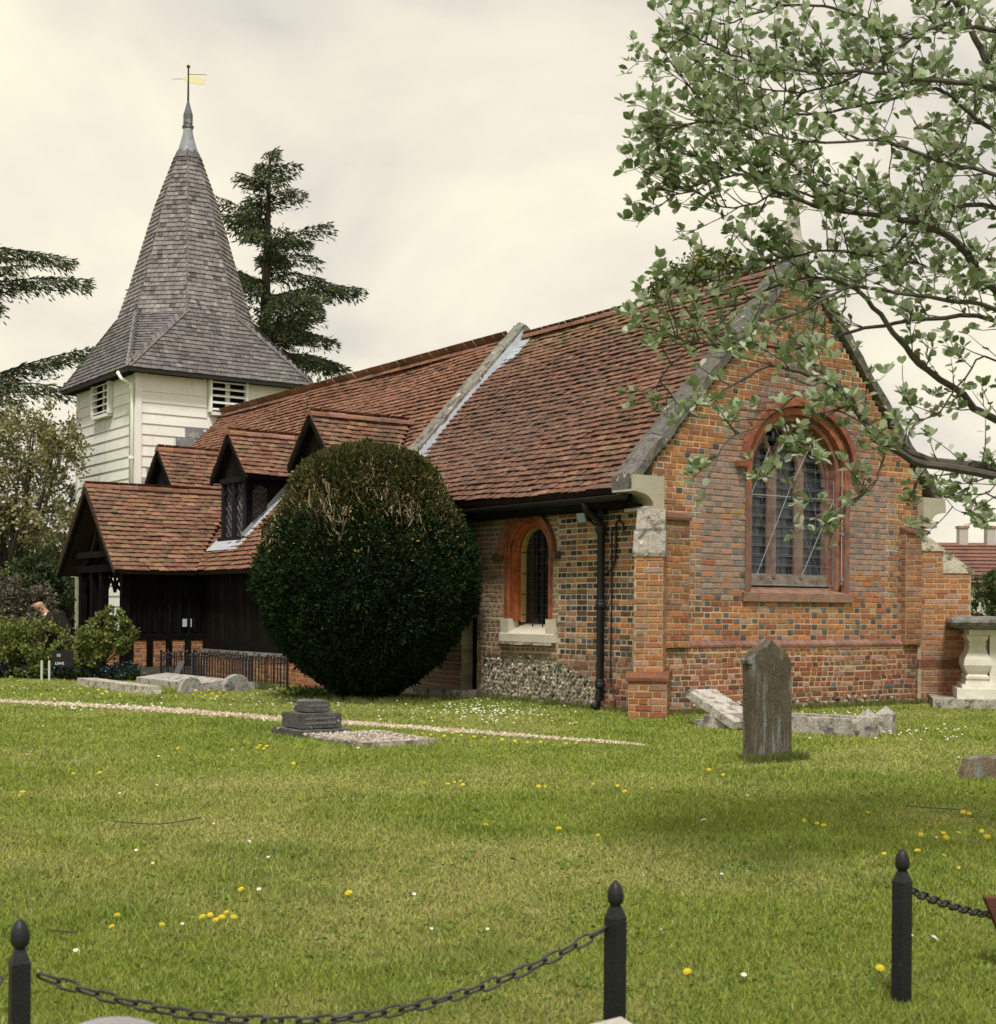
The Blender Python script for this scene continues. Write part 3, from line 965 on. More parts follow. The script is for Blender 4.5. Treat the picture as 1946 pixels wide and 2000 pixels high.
# chancel side window -------------------------------------------------
m = MB(); e = SW
arch_ring(m, FS, e['c'], e['ho'], .50, e['z0'], e['zs'], e['ro'], .44, -.025, .05, TC)
arch_ring(m, FS, e['c'], .50, .40, e['z0'], e['zs'], .44, .36, .05, .16, (.38, .10, .035))
rot_arch_tube(m, FS, e['c'], .515, e['z0'], e['zs'], .455, .015, .028, (.40, .12, .045))
rot_arch_tube(m, FS, e['c'], .415, e['z0'], e['zs'], .37, .10, .028, (.40, .11, .04))
swin = m.build('window', 'terracotta', church); tag(swin, 'narrow arched side window with red moulded surround and iron bars')
m = MB(); arch_ring(m, FS, e['c'], .405, .375, e['z0'] - .02, e['zs'], .36, .335, .16, .25, (.48, .34, .16)); m.build('reveal', 'render_plaster', swin)
m = MB()
pts = arch(e['c'], .64, 2.13, 2.13, .60, 18)[1:-1]
for i in range(len(pts) - 1):
    m.bar(FS(*pts[i], -.055), FS(*pts[i + 1], -.055), .085, .07, jit((.24, .095, .06), .2), up=NS_)
for sg in (-1, 1):
    m.box(FS(e['c'] + sg * .69, 2.10, -.055), VV * .075, UU * .06, ZZ * .05, (.10, .06, .045))
m.build('hood_mould', 'terracotta', swin)
m = MB()
a, b = e['c'] - .66, e['c'] + .66
m.prism([FS(a, .87, -.05), FS(a, .98, -.05), FS(a, 1.18, .34), FS(a, .87, .34)], VV * (b - a), (.58, .53, .42))
for (p, q) in ((a, e['c'] - .45), (e['c'] + .45, b)):
    m.prism([FS(p, .985, -.03), FS(p, 1.20, -.03), FS(p, 1.20, .15), FS(p, .985, .15)], VV * (q - p), (.54, .49, .39))
m.build('sill', 'clean_stone', swin)
m = MB()
for i in range(9):
    v0 = lerp(a + .05, b - .05, i / 9)
    m.box(FS(v0 + .065, .845 + U_(-.005, .005), -.03), VV * .06, UU * .05, ZZ * .018, jit((.40, .33, .28), .3))
m.build('tile_course', 'stone', swin)
m = MB(); m.prism([FS(s_, z_, .235) for s_, z_ in arch(e['c'], .38, 1.1, e['zs'], .34, 14)], UU * .02, (.012, .013, .016)); m.build('pane', 'glass', swin)
m = MB()
for x_ in (-.14, .10): m.tube([FS(e['c'] + x_, 1.05, .15), FS(e['c'] + x_, e['zs'] + .28, .15)], .009, 5, (.012, .012, .013))
for z_ in (1.26, 1.56, 1.86, 2.17): m.tube([FS(e['c'] - .38, z_, .16), FS(e['c'] + .38, z_, .16)], .008, 5, (.012, .012, .013))
m.build('iron_bars', 'black_paint', swin)
m = MB()
for q in range(13):
    z_ = 1.2 + q * .1; h = arch_half(z_, .37, e['zs'], .33)
    if h > .05: m.bar(FS(e['c'] - h, z_, .228), FS(e['c'] + h, z_, .228), .006, .006, (.05, .05, .055))
for x_ in (-.24, -.12, 0, .12, .24): m.bar(FS(e['c'] + x_, 1.12, .227), FS(e['c'] + x_, 2.42, .227), .006, .006, (.05, .05, .055))
m.build('glazing_bars', 'lead', swin)

# little doorway beside the yew
m = MB(); m.ubox(.22, .26, DOOR[0] - .02, DOOR[1] + .02, .0, 1.80, (.012, .011, .010))
for k in range(3):
    v_ = lerp(DOOR[0], DOOR[1], (k + .5) / 3); m.ubox(.20, .222, v_ - .064, v_ + .064, .02, 1.76, (.016, .014, .012))
m.build('door', 'black_timber', church)
m = MB(); m.ubox(-.45, -.02, 3.95, 5.6, .0, .12, (.42, .39, .33)); m.build('door_step', 'stone', church)

# gutter, fascia and downpipe of the chancel
m = MB(); m.ubox(-.30, -.26, .10, 6.46, 2.68, 2.83, (.010, .010, .010)); m.ubox(-.28, .0, .10, 6.46, 2.66, 2.70, (.012, .011, .010)); m.build('fascia', 'black_timber', church)
m = MB()
ring = []
gp = [(-.405 + .065 * math.cos(t), 2.80 + .065 * math.sin(t)) for t in [math.pi + math.pi * i / 6 for i in range(7)]]
for i in range(6):
    m.prism([W(gp[i][0], .08, gp[i][1]), W(gp[i + 1][0], .08, gp[i + 1][1]), W(gp[i + 1][0] * .97 - .012, .08, gp[i + 1][1] + .008), W(gp[i][0] * .97 - .012, .08, gp[i][1] + .008)], VV * 6.3, (.012, .012, .013))
m.build('gutter', 'black_paint', church)
BK = (.012, .013, .015)
m = MB(); pv = .92; pu = -.10
m.tube([W(-.39, pv, 2.76), W(-.36, pv, 2.66), W(-.14, pv, 2.52), W(pu, pv, 2.42), W(pu, pv, .14), W(pu - .03, pv, .08), W(pu - .12, pv, .04)], .053, 10, BK)
dp = m.build('downpipe', 'black_paint', church, smooth=True)
for z_ in (2.35, 2.60, 1.36, .30):
    m = MB(); m.lathe(W(pu, pv, z_), [(.056, 0), (.072, .01), (.072, .05), (.062, .07), (.062, .10), (.056, .11)], 12, BK); m.build('collar', 'black_paint', dp)
m = MB()
m.tube([W(-.03, .70, 2.15), W(-.03, .70, 2.42), W(-.05, .66, 2.50), W(-.06, .59, 2.52), W(-.05, .53, 2.47), W(-.05, .52, 2.37)], .016, 6, BK)
m.tube([W(-.03, .70, 2.15), W(-.03, .71, 1.95), W(-.04, .79, 1.86), W(-.05, .84, 1.84)], .013, 6, BK)
m.tube([W(-.02, .80, 2.4), W(-.02, .79, 1.5), W(-.02, .80, .4), W(-.04, .72, .28), W(-.08, .63, .16), W(-.09, .60, .02)], .010, 6, BK)
m.build('cable', 'black_paint', church)
# floodlight on a bracket
m = MB()
m.box(W(-.20, 1.10, 2.59), UU * .07 + ZZ * .03, VV * .09, ZZ * .055 - UU * .02, (.02, .02, .022))
m.tube([W(-.02, .99, 2.45), W(-.12, 1.02, 2.47), W(-.19, 1.06, 2.53)], .014, 6, BK)
fl = m.build('floodlight', 'black_paint', church)
m = MB(); c_ = W(-.285, 1.115, 2.565); m.box(c_, VV * .085, ZZ * .058 - UU * .02, UU * .004, (.30, .36, .42)); m.build('lens', 'glass', fl)
m = MB(); m.poly([W(-.40, .30, 2.86), W(-.42, .10, 2.84), W(-.42, .06, 2.97), W(-.28, .14, 3.10), W(-.26, .30, 3.03)], (.40, .42, .46)); m.build('lead_flashing', 'lead', church)

# ================================================================== nave wall of upright logs on a brick sill
NW = -.80
m = MB()
def col_pl(s, z, h, j): return jit(ORANGE if rnd.random() < .7 else RED, .2)
m2 = MB(); brick_wall('sillwall', m2, lambda s, z, d: W(NW - .16 + d, s, z), NS_, 0, .46, lambda z: [(6.9, 12.1)], col_pl, lambda s, z: jit((.48, .40, .28), .1), bond='flemish', thick=.3)
PARENTS['sillwall'] = m2.build('sill_wall', 'mortar', church)
m = MB()
for i in range(26):
    v0 = 6.9 + i * .2; m.ubox(NW - .20, NW + .1, v0 + .003, v0 + .197, .462, .53, jit((.22, .20, .20), .2))
m.build('sill_capping', 'stone', church)
m = MB(); m.ubox(NW - .02, NW + .2, 6.75, 16.5, .5, 2.30, (.010, .009, .008)); nave_wall = m.build('nave_wall', 'black_timber', church)
m = MB(); m.ubox(NW - .14, NW + .1, 6.85, 12.2, .535, .72, (.010, .009, .008)); m.build('sill_beam', 'black_timber', church)
v = 6.95
while v < 12.1:
    w = U_(.20, .30)
    m = MB()
    vs = []
    for z_ in (.70, 2.35):
        for j in range(7):
            t = math.pi * j / 6
            vs.append(W(NW - .02 - math.sin(t) * w * .35, v + w / 2 - math.cos(t) * w * .49, z_))
    m.add(vs, [(j, j + 1, 8 + j, 7 + j) for j in range(6)], jit((.012, .010, .008), .35))
    m.build('log', 'black_timber', nave_wall)
    v += w
m = MB(); m.ubox(-1.10, NW, 6.9, 12.0, 2.02, 2.10, (.012, .011, .01)); m.build('eaves_board', 'black_timber', church)
m = MB(); m.ubox(NW, -.02, 6.45, 6.62, 0, 2.3, (.30, .15, .08)); m.build('nave_end_wall', 'mortar', church)

# ================================================================== dormers
def dormer(vc, detail=True):
    zr, ze, hw, uf, uw, ww = 4.66, 3.80, .80, -.78, -.62, .54
    ub = roof_u(ze); ur = roof_u(zr)
    q1 = [W(uf, vc - hw, ze), W(ub, vc - hw, ze), W(ur, vc, zr), W(uf, vc, zr)]
    q2 = [W(ub, vc + hw, ze), W(uf, vc + hw, ze), W(uf, vc, zr), W(ur, vc, zr)]
    m = MB()
    TB = (.009, .009, .009)
    # cheeks and front wall
    zb = roof_z(uw) + .09
    for s in (-1, 1):
        a = vc + s * ww
        m.prism([W(uw, a - s * .05, zb - .05), W(roof_u(3.95), a - s * .05, 3.95), W(uw, a - s * .05, 3.95)], VV * (s * .05), TB)
    m.prism([W(uw + .12, vc - ww, zb - .05), W(uw + .12, vc + ww, zb - .05), W(uw + .12, vc + ww, 3.9), W(uw + .12, vc, 4.5), W(uw + .12, vc - ww, 3.9)], UU * .03, (.008, .008, .009))
    m.prism([W(uw + .02, vc - ww, 3.74), W(uw + .02, vc + ww, 3.74), W(uw + .02, vc + ww, 3.95), W(uw + .02, vc, 4.52), W(uw + .02, vc - ww, 3.95)], UU * .04, (.016, .015, .015))
    d = m.build('dormer', 'black_timber', church)
    key = 'dormer%.2f' % vc; PARENTS[key] = d
    tile_quad('tile', key, *q1, .114, .175, .017, lambda p: jit(mixc(col_porch_roof(p), T_DARK, .2), .1), wav=.02, jitr=1.4)
    tile_quad('tile', key, *q2, .114, .175, .017, col_porch_roof, wav=.02, jitr=1.2)
    ridge(W(uf, vc, zr + .03), W(ur, vc, zr + .03), 6, d)
    m = MB()
    for q in (q1, q2):
        n_ = (q[1] - q[0]).cross(q[3] - q[0]).normalized()
        m.prism([p - n_ * .008 for p in q], -n_ * .06, (.012, .011, .011))
    m.build('roof_boarding', 'black_timber', d)
    # bargeboards
    for s in (-1, 1):
        m = MB()
        m.bar(W(uf + .03, vc + s * (hw + .01), ze - .06), W(uf + .03, vc, zr - .06), .035, .11, (.020, .018, .016), up=ZZ)
        m.build('bargeboard', 'black_timber', d)
    if not detail: return d
    # window of two lights with posts, sill and lattice
    m = MB()
    for x_ in (-ww + .05, 0, ww - .05):
        m.ubox(uw - .03, uw + .08, vc + x_ - .05, vc + x_ + .05, zb - .03, 3.78, (.02, .021, .025))
    m.ubox(uw - .05, uw + .08, vc - ww - .03, vc + ww + .03, 3.72, 3.82, (.018, .018, .018))
    m.ubox(uw - .09, uw + .08, vc - ww - .04, vc + ww + .04, zb - .10, zb - .02, (.020, .019, .019))
    for x_ in (-.245, .245):
        for s in (-1, 1):
            pts = [W(uw - .01, vc + x_ + s * (.20 - .2 * math.sin(t)), 3.50 + .2 * (1 - math.cos(t)) + .0) for t in [i / 5 * math.pi / 2 for i in range(6)]]
            m.tube(pts, .022, 5, (.03, .03, .033))
    m.build('window_frame', 'black_timber', d)
    for x_ in (-.245, .245):
        m = MB(); m.poly([W(uw + .05, vc + x_ - .2, zb), W(uw + .05, vc + x_ + .2, zb), W(uw + .055, vc + x_ + .2, 3.73), W(uw + .055, vc + x_ - .2, 3.73)], (.05, .05, .052)); m.build('pane', 'glass', d)
        m = MB()
        for q in range(-3, 9):
            for s in (-1, 1):
                za = zb + q * .17
                p, r_ = (za, za + .4)
                a, b = vc + x_ - s * .2, vc + x_ + s * .2
                lo, hi = 0, 1
                if p < zb: lo = (zb - p) / .4
                if r_ > 3.6: hi = (3.6 - p) / .4
                if hi <= lo: continue
                m.bar(W(uw + .04, lerp(a, b, lo), lerp(p, r_, lo)), W(uw + .04, lerp(a, b, hi), lerp(p, r_, hi)), .008, .008, (.16, .16, .165), up=NS_)
        m.build('lattice', 'lead', d)
    # side light in the east cheek
    m = MB(); a = vc - ww - .008
    m.prism([W(uw + .12, a, 2.95), W(uw + .12, a, 3.55), W(uw + .27, a, 3.66), W(uw + .42, a, 3.55), W(uw + .42, a, 3.2)], -VV * .01, (.016, .018, .020)); m.build('pane', 'glass', d)
    m = MB()
    for q in range(6):
        zc = 2.95 + q * .14
        m.bar(W(uw + .12, a - .014, zc), W(uw + .42, a - .014, zc + .26 if zc + .26 < 3.6 else 3.6), .006, .006, (.08, .08, .085), up=VV)
        m.bar(W(uw + .12, a - .014, zc + .1 if zc + .1 < 3.55 else 3.55), W(uw + .36, a - .014, max(3.1, zc - .14)), .006, .006, (.08, .08, .085), up=VV)
    m.build('lattice', 'lead', d)
    # lead apron and flashing
    m = MB()
    LD = (.40, .43, .48)
    zlo = roof_z(uw - .22) + .05
    m.poly([W(uw - .06, vc - ww - .03, zb - .08), W(uw - .06, vc + ww + .03, zb - .08), W(uw - .07, vc + ww + .03, zb - .17), W(uw - .07, vc - ww - .03, zb - .17)], (.22, .23, .25))
    m.poly([W(uw - .065, vc - ww - .10, roof_z(uw - .065) + .10), W(uw - .065, vc + ww + .14, roof_z(uw - .065) + .10), W(uw - .26, vc + ww + .20, roof_z(uw - .26) + .10), W(uw - .26, vc - ww - .14, roof_z(uw - .26) + .10)], LD)
    ut = roof_u(3.75)
    m.poly([W(uw - .22, vc - ww - .003, roof_z(uw - .22) + .11), W(ut, vc - ww - .003, roof_z(ut) + .11), W(ut, vc - ww - .17, roof_z(ut) + .10), W(uw - .22, vc - ww - .17, roof_z(uw - .22) + .10)], LD)
    m.poly([W(uw - .1, vc - ww - .006, roof_z(uw - .1) + .10), W(ut, vc - ww - .006, roof_z(ut) + .10), W(ut, vc - ww - .006, roof_z(ut) + .22), W(uw - .1, vc - ww - .006, roof_z(uw - .1) + .22)], (.25, .27, .30))
    m.build('lead_flashing', 'lead', d)
    return d
d3 = dormer(VC[0]); d2 = dormer(VC[1]); d1 = dormer(VC[2])

# ================================================================== tower
TU0, TU1, TV0, TV1, TZ = .42, 4.74, 19.4, 23.75, 7.12
TC_U, TC_V = (TU0 + TU1) / 2, (TV0 + TV1) / 2
WH = (.80, .80, .77)
m = MB(); m.ubox(TU0 + .03, TU1 - .03, TV0 + .03, TV1 - .03, 0, TZ, (.60, .60, .55)); tower = m.build('tower_wall', 'board', church)
E_WIN = (2.27, 3.30, 6.20, 7.02); S_WIN = (21.05, 22.30, 6.20, 7.02)
def boards(F, w, win, zlo):
    z = zlo; k = 0
    while z < TZ - .05:
        h = .262
        z1 = min(z + h, TZ)
        iv = [(.10, w - .10)]
        if win and z1 > win[2] - .03 and z < win[3]:
            iv = [(.10, win[0] - .03), (win[1] + .03, w - .10)]
        for a, b in iv:
            if b - a < .06: continue
            m = MB()
            cc = jit(WH, .035)
            tl, tr = U_(-.004, .004), U_(-.004, .004)
            vs = [F(a, z + tl, -.030), F(b, z + tr, -.030), F(b, z1 + .02, -.004), F(a, z1 + .02, -.004), F(a, z + tl, .0), F(b, z + tr, .0), F(b, z1 + .02, .03), F(a, z1 + .02, .03)]
            m.add(vs, [(0, 1, 2, 3), (0, 4, 5, 1), (0, 3, 7, 4), (1, 5, 6, 2), (3, 2, 6, 7)], cc)
            m.build('weatherboard', 'board', tower)
        z = z1
FTE = lambda s, z, d: W(TU0 + s, TV0 + .03 + d, z)
FTS = lambda s, z, d: W(TU0 + .03 + d, TV0 + s, z)
boards(FTE, TU1 - TU0, (E_WIN[0] - TU0, E_WIN[1] - TU0, E_WIN[2], E_WIN[3]), 1.6)
boards(FTS, TV1 - TV0, (S_WIN[0] - TV0, S_WIN[1] - TV0, S_WIN[2], S_WIN[3]), .3)
for (u_, v_) in ((TU0, TV0), (TU0, TV1), (TU1, TV0)):
    m = MB(); m.ubox(u_ - .02 if u_ < 2 else u_ - .13, u_ + .13 if u_ < 2 else u_ + .02, v_ - .02 if v_ < 21 else v_ - .13, v_ + .13 if v_ < 21 else v_ + .02, .1, TZ, WH); m.build('corner_board', 'board', tower)
def louvre(F, a, b, z0, z1):
    m = MB(); pr = -.16
    m.prism([F(a, z0, .02), F(a, z0, pr), F(a, z1 + .02, pr), F(a, z1 + .02, .02)], F(a + .06, 0, 0) - F(a, 0, 0), WH)
    m.prism([F(b - .06, z0, .02), F(b - .06, z0, pr), F(b - .06, z1 + .02, pr), F(b - .06, z1 + .02, .02)], F(b, 0, 0) - F(b - .06, 0, 0), WH)
    m.prism([F(a + .06, z0 - .07, .02), F(a + .06, z0 - .07, pr), F(a + .06, z0 + .01, pr), F(a + .06, z0 + .01, .02)], F(b - .06, 0, 0) - F(a + .06, 0, 0), WH)
    c_ = (a + b) / 2
    m.prism([F(c_ - .06, z0, -.014), F(c_ - .06, z0, -.05), F(c_ - .06, z1, -.05), F(c_ - .06, z1, -.014)], F(c_ + .06, 0, 0) - F(c_ - .06, 0, 0), (.62, .615, .56))
    fr = m.build('belfry_opening', 'board', church)
    m = MB(); m.prism([F(a + .05, z0, -.012), F(a + .05, z1, -.012), F(b - .05, z1, -.012), F(b - .05, z0, -.012)], F(0, 0, .008) - F(0, 0, 0), (.008, .008, .008)); m.build('interior_shade_sheet', 'black_timber', fr)  # black sheet over the tower wall, painted as the unlit inside behind the slats
    for k in range(5):
        zc = lerp(z0 + .05, z1 - .02, k / 4.4)
        m = MB()
        m.prism([F(a + .06, zc, pr + .01), F(a + .06, zc + .035, pr + .01), F(a + .06, zc + .075, -.055), F(a + .06, zc + .04, -.055)], F(b - .06, 0, 0) - F(a + .06, 0, 0), WH)
        m.build('louvre_slat', 'board', fr)
louvre(FTE, E_WIN[0] - TU0, E_WIN[1] - TU0, E_WIN[2], E_WIN[3])
louvre(FTS, S_WIN[0] - TV0, S_WIN[1] - TV0, S_WIN[2], S_WIN[3])
m = MB()
m.tube([W(TU0 - .36, TV0 + .3, 7.02), W(TU0 - .30, TV0 + .22, 6.86), W(TU0 - .09, TV0 + .10, 6.72), W(TU0 - .09, TV0 + .10, 3.2)], .05, 8, WH)
tp = m.build('tower_downpipe', 'paint', church, smooth=True)
for z_ in (6.6, 4.9):
    m = MB(); m.lathe(W(TU0 - .09, TV0 + .10, z_), [(.052, 0), (.065, .01), (.065, .07), (.052, .08)], 10, WH); m.build('collar', 'paint', tp)
for z_, v_ in ((6.9, 19.32), (6.85, 19.32)):
    pass
# brackets under the eaves
for (u_, v_) in ((2.15, TV0), (4.55, TV0), (.62, TV0)):
    m = MB(); m.prism([W(u_, v_ - .0, 6.98), W(u_, v_ - .16, 7.08), W(u_, v_ - .16, 7.12), W(u_, v_, 7.12)], UU * .05, WH); m.build('eaves_bracket', 'board', tower)
# stepped lead flashing where the nave roof meets the tower
uu_ = .5
k = 0
for k in range(14):
    zc = 1.6 + .262 * (k + 2)
    if zc > 5.7: break
    ur_ = roof_u(zc)
    if ur_ < TU0 + .1: continue
    m = MB(); g = U_(.20, .30)
    m.box(W(ur_ - .20, TV0 - .012, zc + .13), UU * .24, VV * .004, ZZ * .128, (g, g * 1.03, g * 1.1)); m.build('step_flashing', 'lead', church)

# ================================================================== spire
def octa(r, z):
    return [W(TC_U + r * math.cos(math.radians(22.5 + 45 * k)), TC_V + r * math.sin(math.radians(22.5 + 45 * k)), z) for k in range(8)]
SQ, Z0S, Z1S = 2.47, 7.06, 8.74
prof = [(1.74, 8.74), (1.45, 9.58), (1.19, 10.45), (.79, 11.82), (.285, 13.20)]
def col_shingle(p):
    r = rnd.random(); g = U_(.150, .235)
    if p.z > 12.8: g *= .62
    c = (g * 1.02, g * .95, g * .96)
    if r < .12: c = (g * .55, g * .52, g * .5)
    if r > .93: c = (g * 1.25, g * 1.2, g * 1.12)
    return jit(c, .08)
m = MB()
for i in range(len(prof) - 1):
    a, b = octa(prof[i][0] - .03, prof[i][1]), octa(prof[i + 1][0] - .03, prof[i + 1][1])
    for k in range(8): m.poly([a[k], a[(k + 1) % 8], b[(k + 1) % 8], b[k]], (.06, .055, .05))
sq = [W(TC_U + sx * SQ, TC_V + sy * SQ, Z0S) for sx, sy in ((1, 1), (-1, 1), (-1, -1), (1, -1))]
o0 = octa(prof[0][0], Z1S)
# octagon vertices: 0 at 22.5deg (u+,v small+), 1 67.5, ... square corners between 0/1 (u+,v+), 2/3 (u-,v+), 4/5 (u-,v-), 6/7 (u+,v-)
skirt = []
for ci, (ka, kb) in enumerate(((0, 1), (2, 3), (4, 5), (6, 7))):
    skirt.append((sq[ci], sq[ci], o0[kb], o0[ka]))
for ci in range(4):
    cj = (ci + 1) % 4
    skirt.append((sq[ci], sq[cj], o0[(2 * cj) % 8], o0[(2 * ci + 1) % 8]))
for q in skirt:
    m.poly([p - ZZ * .03 for p in ([q[0], q[2], q[3]] if q[0] == q[1] else q)], (.06, .055, .05))
m.poly([p - ZZ * .06 for p in sq], (.02, .02, .02))
spire = m.build('spire', 'black_timber', church); PARENTS['spire'] = spire
def outward(A, B, C, D):
    c = (A + B + C + D) / 4
    n_ = (C - A).cross(D - A) if (B - A).length < .01 else (B - A).cross(D - A)
    o = c - W(TC_U, TC_V, c.z)
    return (A, B, C, D) if n_.dot(o) > 0 else (B, A, D, C)
for i in range(len(prof) - 1):
    a, b = octa(*prof[i]), octa(*prof[i + 1])
    for k in range(8):
        tile_quad('shingle', 'spire', *outward(a[k], a[(k + 1) % 8], b[(k + 1) % 8], b[k]), .128, .13, .017, col_shingle, wvar=.35, jitr=.9)
for q in skirt:
    tile_quad('shingle', 'spire', *outward(*q), .125, .14, .017, lambda p: jit(mixc(col_shingle(p), (.095, .09, .088), .4), .05), wvar=.35, jitr=.9)
# hip cover strips along the broaches and eaves edge
for ci, (ka, kb) in enumerate(((0, 1), (2, 3), (4, 5), (6, 7))):
    m = MB()
    for k in (ka, kb):
        n_ = 14
        for i in range(n_):
            p, q = sq[ci].lerp(o0[k], i / n_), sq[ci].lerp(o0[k], (i + 1.15) / n_)
            m.bar(p + ZZ * (.045), q + ZZ * .03, .15, .02, jit((.20, .19, .185), .2))
    m.bar(o0[ka] + ZZ * .03, o0[kb] + ZZ * .03, .05, .02, (.42, .40, .37))
    m.build('hip_shingles', 'shingle', spire)
m = MB()
for i in range(4):
    p, q = sq[i], sq[(i + 1) % 4]
    m.bar(p - ZZ * .03, q - ZZ * .03, .06, .09, (.016, .015, .014))
m.build('eaves_gutter', 'black_paint', spire)
# lead cap, finial and vane
tip = W(TC_U, TC_V, -.17)
m = MB(); m.lathe(tip, [(.31, 13.33), (.26, 13.50), (.17, 13.80), (.125, 14.02), (.125, 14.10)], 12, (.23, .245, .275)); cap = m.build('lead_cap', 'lead', church, smooth=True)
m = MB(); m.lathe(tip, [(.15, 14.10), (.155, 14.12), (.155, 14.16), (.11, 14.17), (.125, 14.22), (.125, 14.46), (.06, 14.68), (.025, 14.82)], 8, (.10, .11, .13)); m.build('finial', 'lead', church)
m = MB(); m.tube([tip + ZZ * 14.75, tip + ZZ * 15.70], [.03, .022], 6, (.04, .035, .04)); m.lathe(tip, [(.02, 15.68), (.05, 15.71), (.05, 15.74), (.02, 15.77)], 8, (.10, .04, .03)); wv_ = m.build('weathervane', 'black_paint', church)
dv = Vector((1, .25, 0)).normalized()
m = MB()
def vp(a, z): return tip + dv * a + ZZ * z
nrm_ = dv.cross(ZZ) * .012
m.prism([vp(-.12, 15.38), vp(-.02, 15.30), vp(.45, 15.28), vp(.38, 15.34), vp(.46, 15.42), vp(.40, 15.47), vp(0, 15.46), vp(-.08, 15.46)], nrm_, (1, 1, 1))
m.tube([vp(-.42, 15.36), vp(-.1, 15.39)], .010, 5, (1, 1, 1)); m.tube([vp(0, 15.52), vp(.48, 15.56)], .014, 5, (1, 1, 1))
m.build('vane', 'gold', wv_)

# ================================================================== porch
TBK = (.007, .0065, .006)
m = MB()
for (u_, v_) in ((-2.48, 12.2), (-2.48, 14.55), (-2.48, 13.36), (-2.48, 13.88)):
    m.ubox(u_ - .075, u_ + .075, v_ - .075, v_ + .075, .0, 2.1, TBK)
m.ubox(-2.58, -.7, 12.1, 12.3, 1.98, 2.12, TBK); m.ubox(-2.58, -.7, 14.46, 14.64, 1.98, 2.12, TBK); m.ubox(-2.58, -2.40, 12.1, 14.64, 2.0, 2.14, TBK)
# near-black sheet: shade painted into the near side's opening above the sill rail
m.ubox(-2.40, -.72, 12.235, 12.27, .85, 2.0, (.009, .008, .008))
m.ubox(-2.56, -.70, 12.12, 12.30, .70, .83, TBK)
for k in range(9):
    u_ = lerp(-2.40, -.80, k / 8); m.ubox(u_ - .035, u_ + .035, 12.17, 12.235, .83, 2.0, jit(TBK, .3))
m.ubox(-.86, -.70, 12.08, 12.32, 0, 2.1, TBK)
porch = m.build('porch_frame', 'black_timber', church)
# gable of the porch: bargeboards, tie, arched braces, infill
m = MB()
for s in (-1, 1):
    m.bar(W(-PE + .05, PV + s * (PH - .02), PE_Z - .07), W(-PE + .05, PV, PZ - .08), .04, .13, (.008, .007, .007))
    pts = [W(-2.5, PV + s * (1.25 - 1.25 * math.sin(t)), 2.1 + 1.0 * (1 - math.cos(t))) for t in [i / 7 * math.pi / 2 for i in range(8)]]
    m.tube(pts, .07, 6, (.014, .012, .010))
m.prism([W(-2.36, PV - 1.45, 2.12), W(-2.36, PV + 1.45, 2.12), W(-2.36, PV, 3.56)], UU * .04, (.008, .007, .007))
m.bar(W(-2.6, PV - 1.3, 2.35), W(-2.6, PV + 1.3, 2.35), .05, .12, (.013, .011, .010))
m.build('porch_gable', 'black_timber', church)
# open tracery of the front and the far side
def tracery(F, a, b, z0, z1):
    m = MB()
    c_ = (a + b) / 2; h = (b - a) / 2
    m.prism([F(a, z0, -.03), F(a + .045, z0, -.03), F(a + .045, z1, -.03), F(a, z1, -.03)], F(0, 0, .06) - F(0, 0, 0), TBK)
    m.prism([F(b - .045, z0, -.03), F(b, z0, -.03), F(b, z1, -.03), F(b - .045, z1, -.03)], F(0, 0, .06) - F(0, 0, 0), TBK)
    for s in (-1, 1):
        pts = []
        for i in range(8):
            t = i / 7
            pts.append(F(c_ + s * h * (1 - t), z1 - .42 + .28 * math.sin(t * math.pi / 2) + .08 * t ** 3, 0))
        m.tube(pts, .032, 6, TBK)
    m.tube([F(c_, z1 - .1, 0), F(c_, z1, 0)], .025, 5, TBK)
    return m
FPW = lambda s, z, d: W(s, 14.55 + d, z)
FPF = lambda s, z, d: W(-2.48 + d, s, z)
for k in range(2):
    a = lerp(-2.40, -.8, k / 2); b = lerp(-2.40, -.8, (k + 1) / 2)
    tracery(FPW, a, b, .8, 1.98).build('tracery_light', 'black_timber', porch)
for (a, b) in ((13.94, 14.46),):
    tracery(FPF, a, b, .8, 2.0).build('tracery_light', 'black_timber', porch)
m = MB()
for (a, b) in ((12.29, 12.74), (12.74, 13.19)):
    for s in (-1, 1):
        m.tube([FPF((a + b) / 2 + s * (b - a) / 2 * (1 - t), 1.62 + .22 * math.sin(t * math.pi / 2), 0) for t in [i / 6 for i in range(7)]], .03, 6, TBK)
    m.tube([FPF((a + b) / 2, 1.84, 0), FPF((a + b) / 2, 2.0, 0)], .03, 5, TBK)
m.tube([FPF(12.74, 1.6, 0), FPF(12.74, 2.0, 0)], .03, 5, TBK)
m.build('tracery_head', 'black_timber', porch)
m = MB(); m.ubox(-2.56, -2.40, 12.3, 13.19, .70, .82, TBK); m.ubox(-2.56, -2.40, 13.95, 14.46, .70, .82, TBK); m.ubox(-2.4, -.8, 14.48, 14.62, .70, .82, TBK); m.build('sill_rail', 'black_timber', porch)
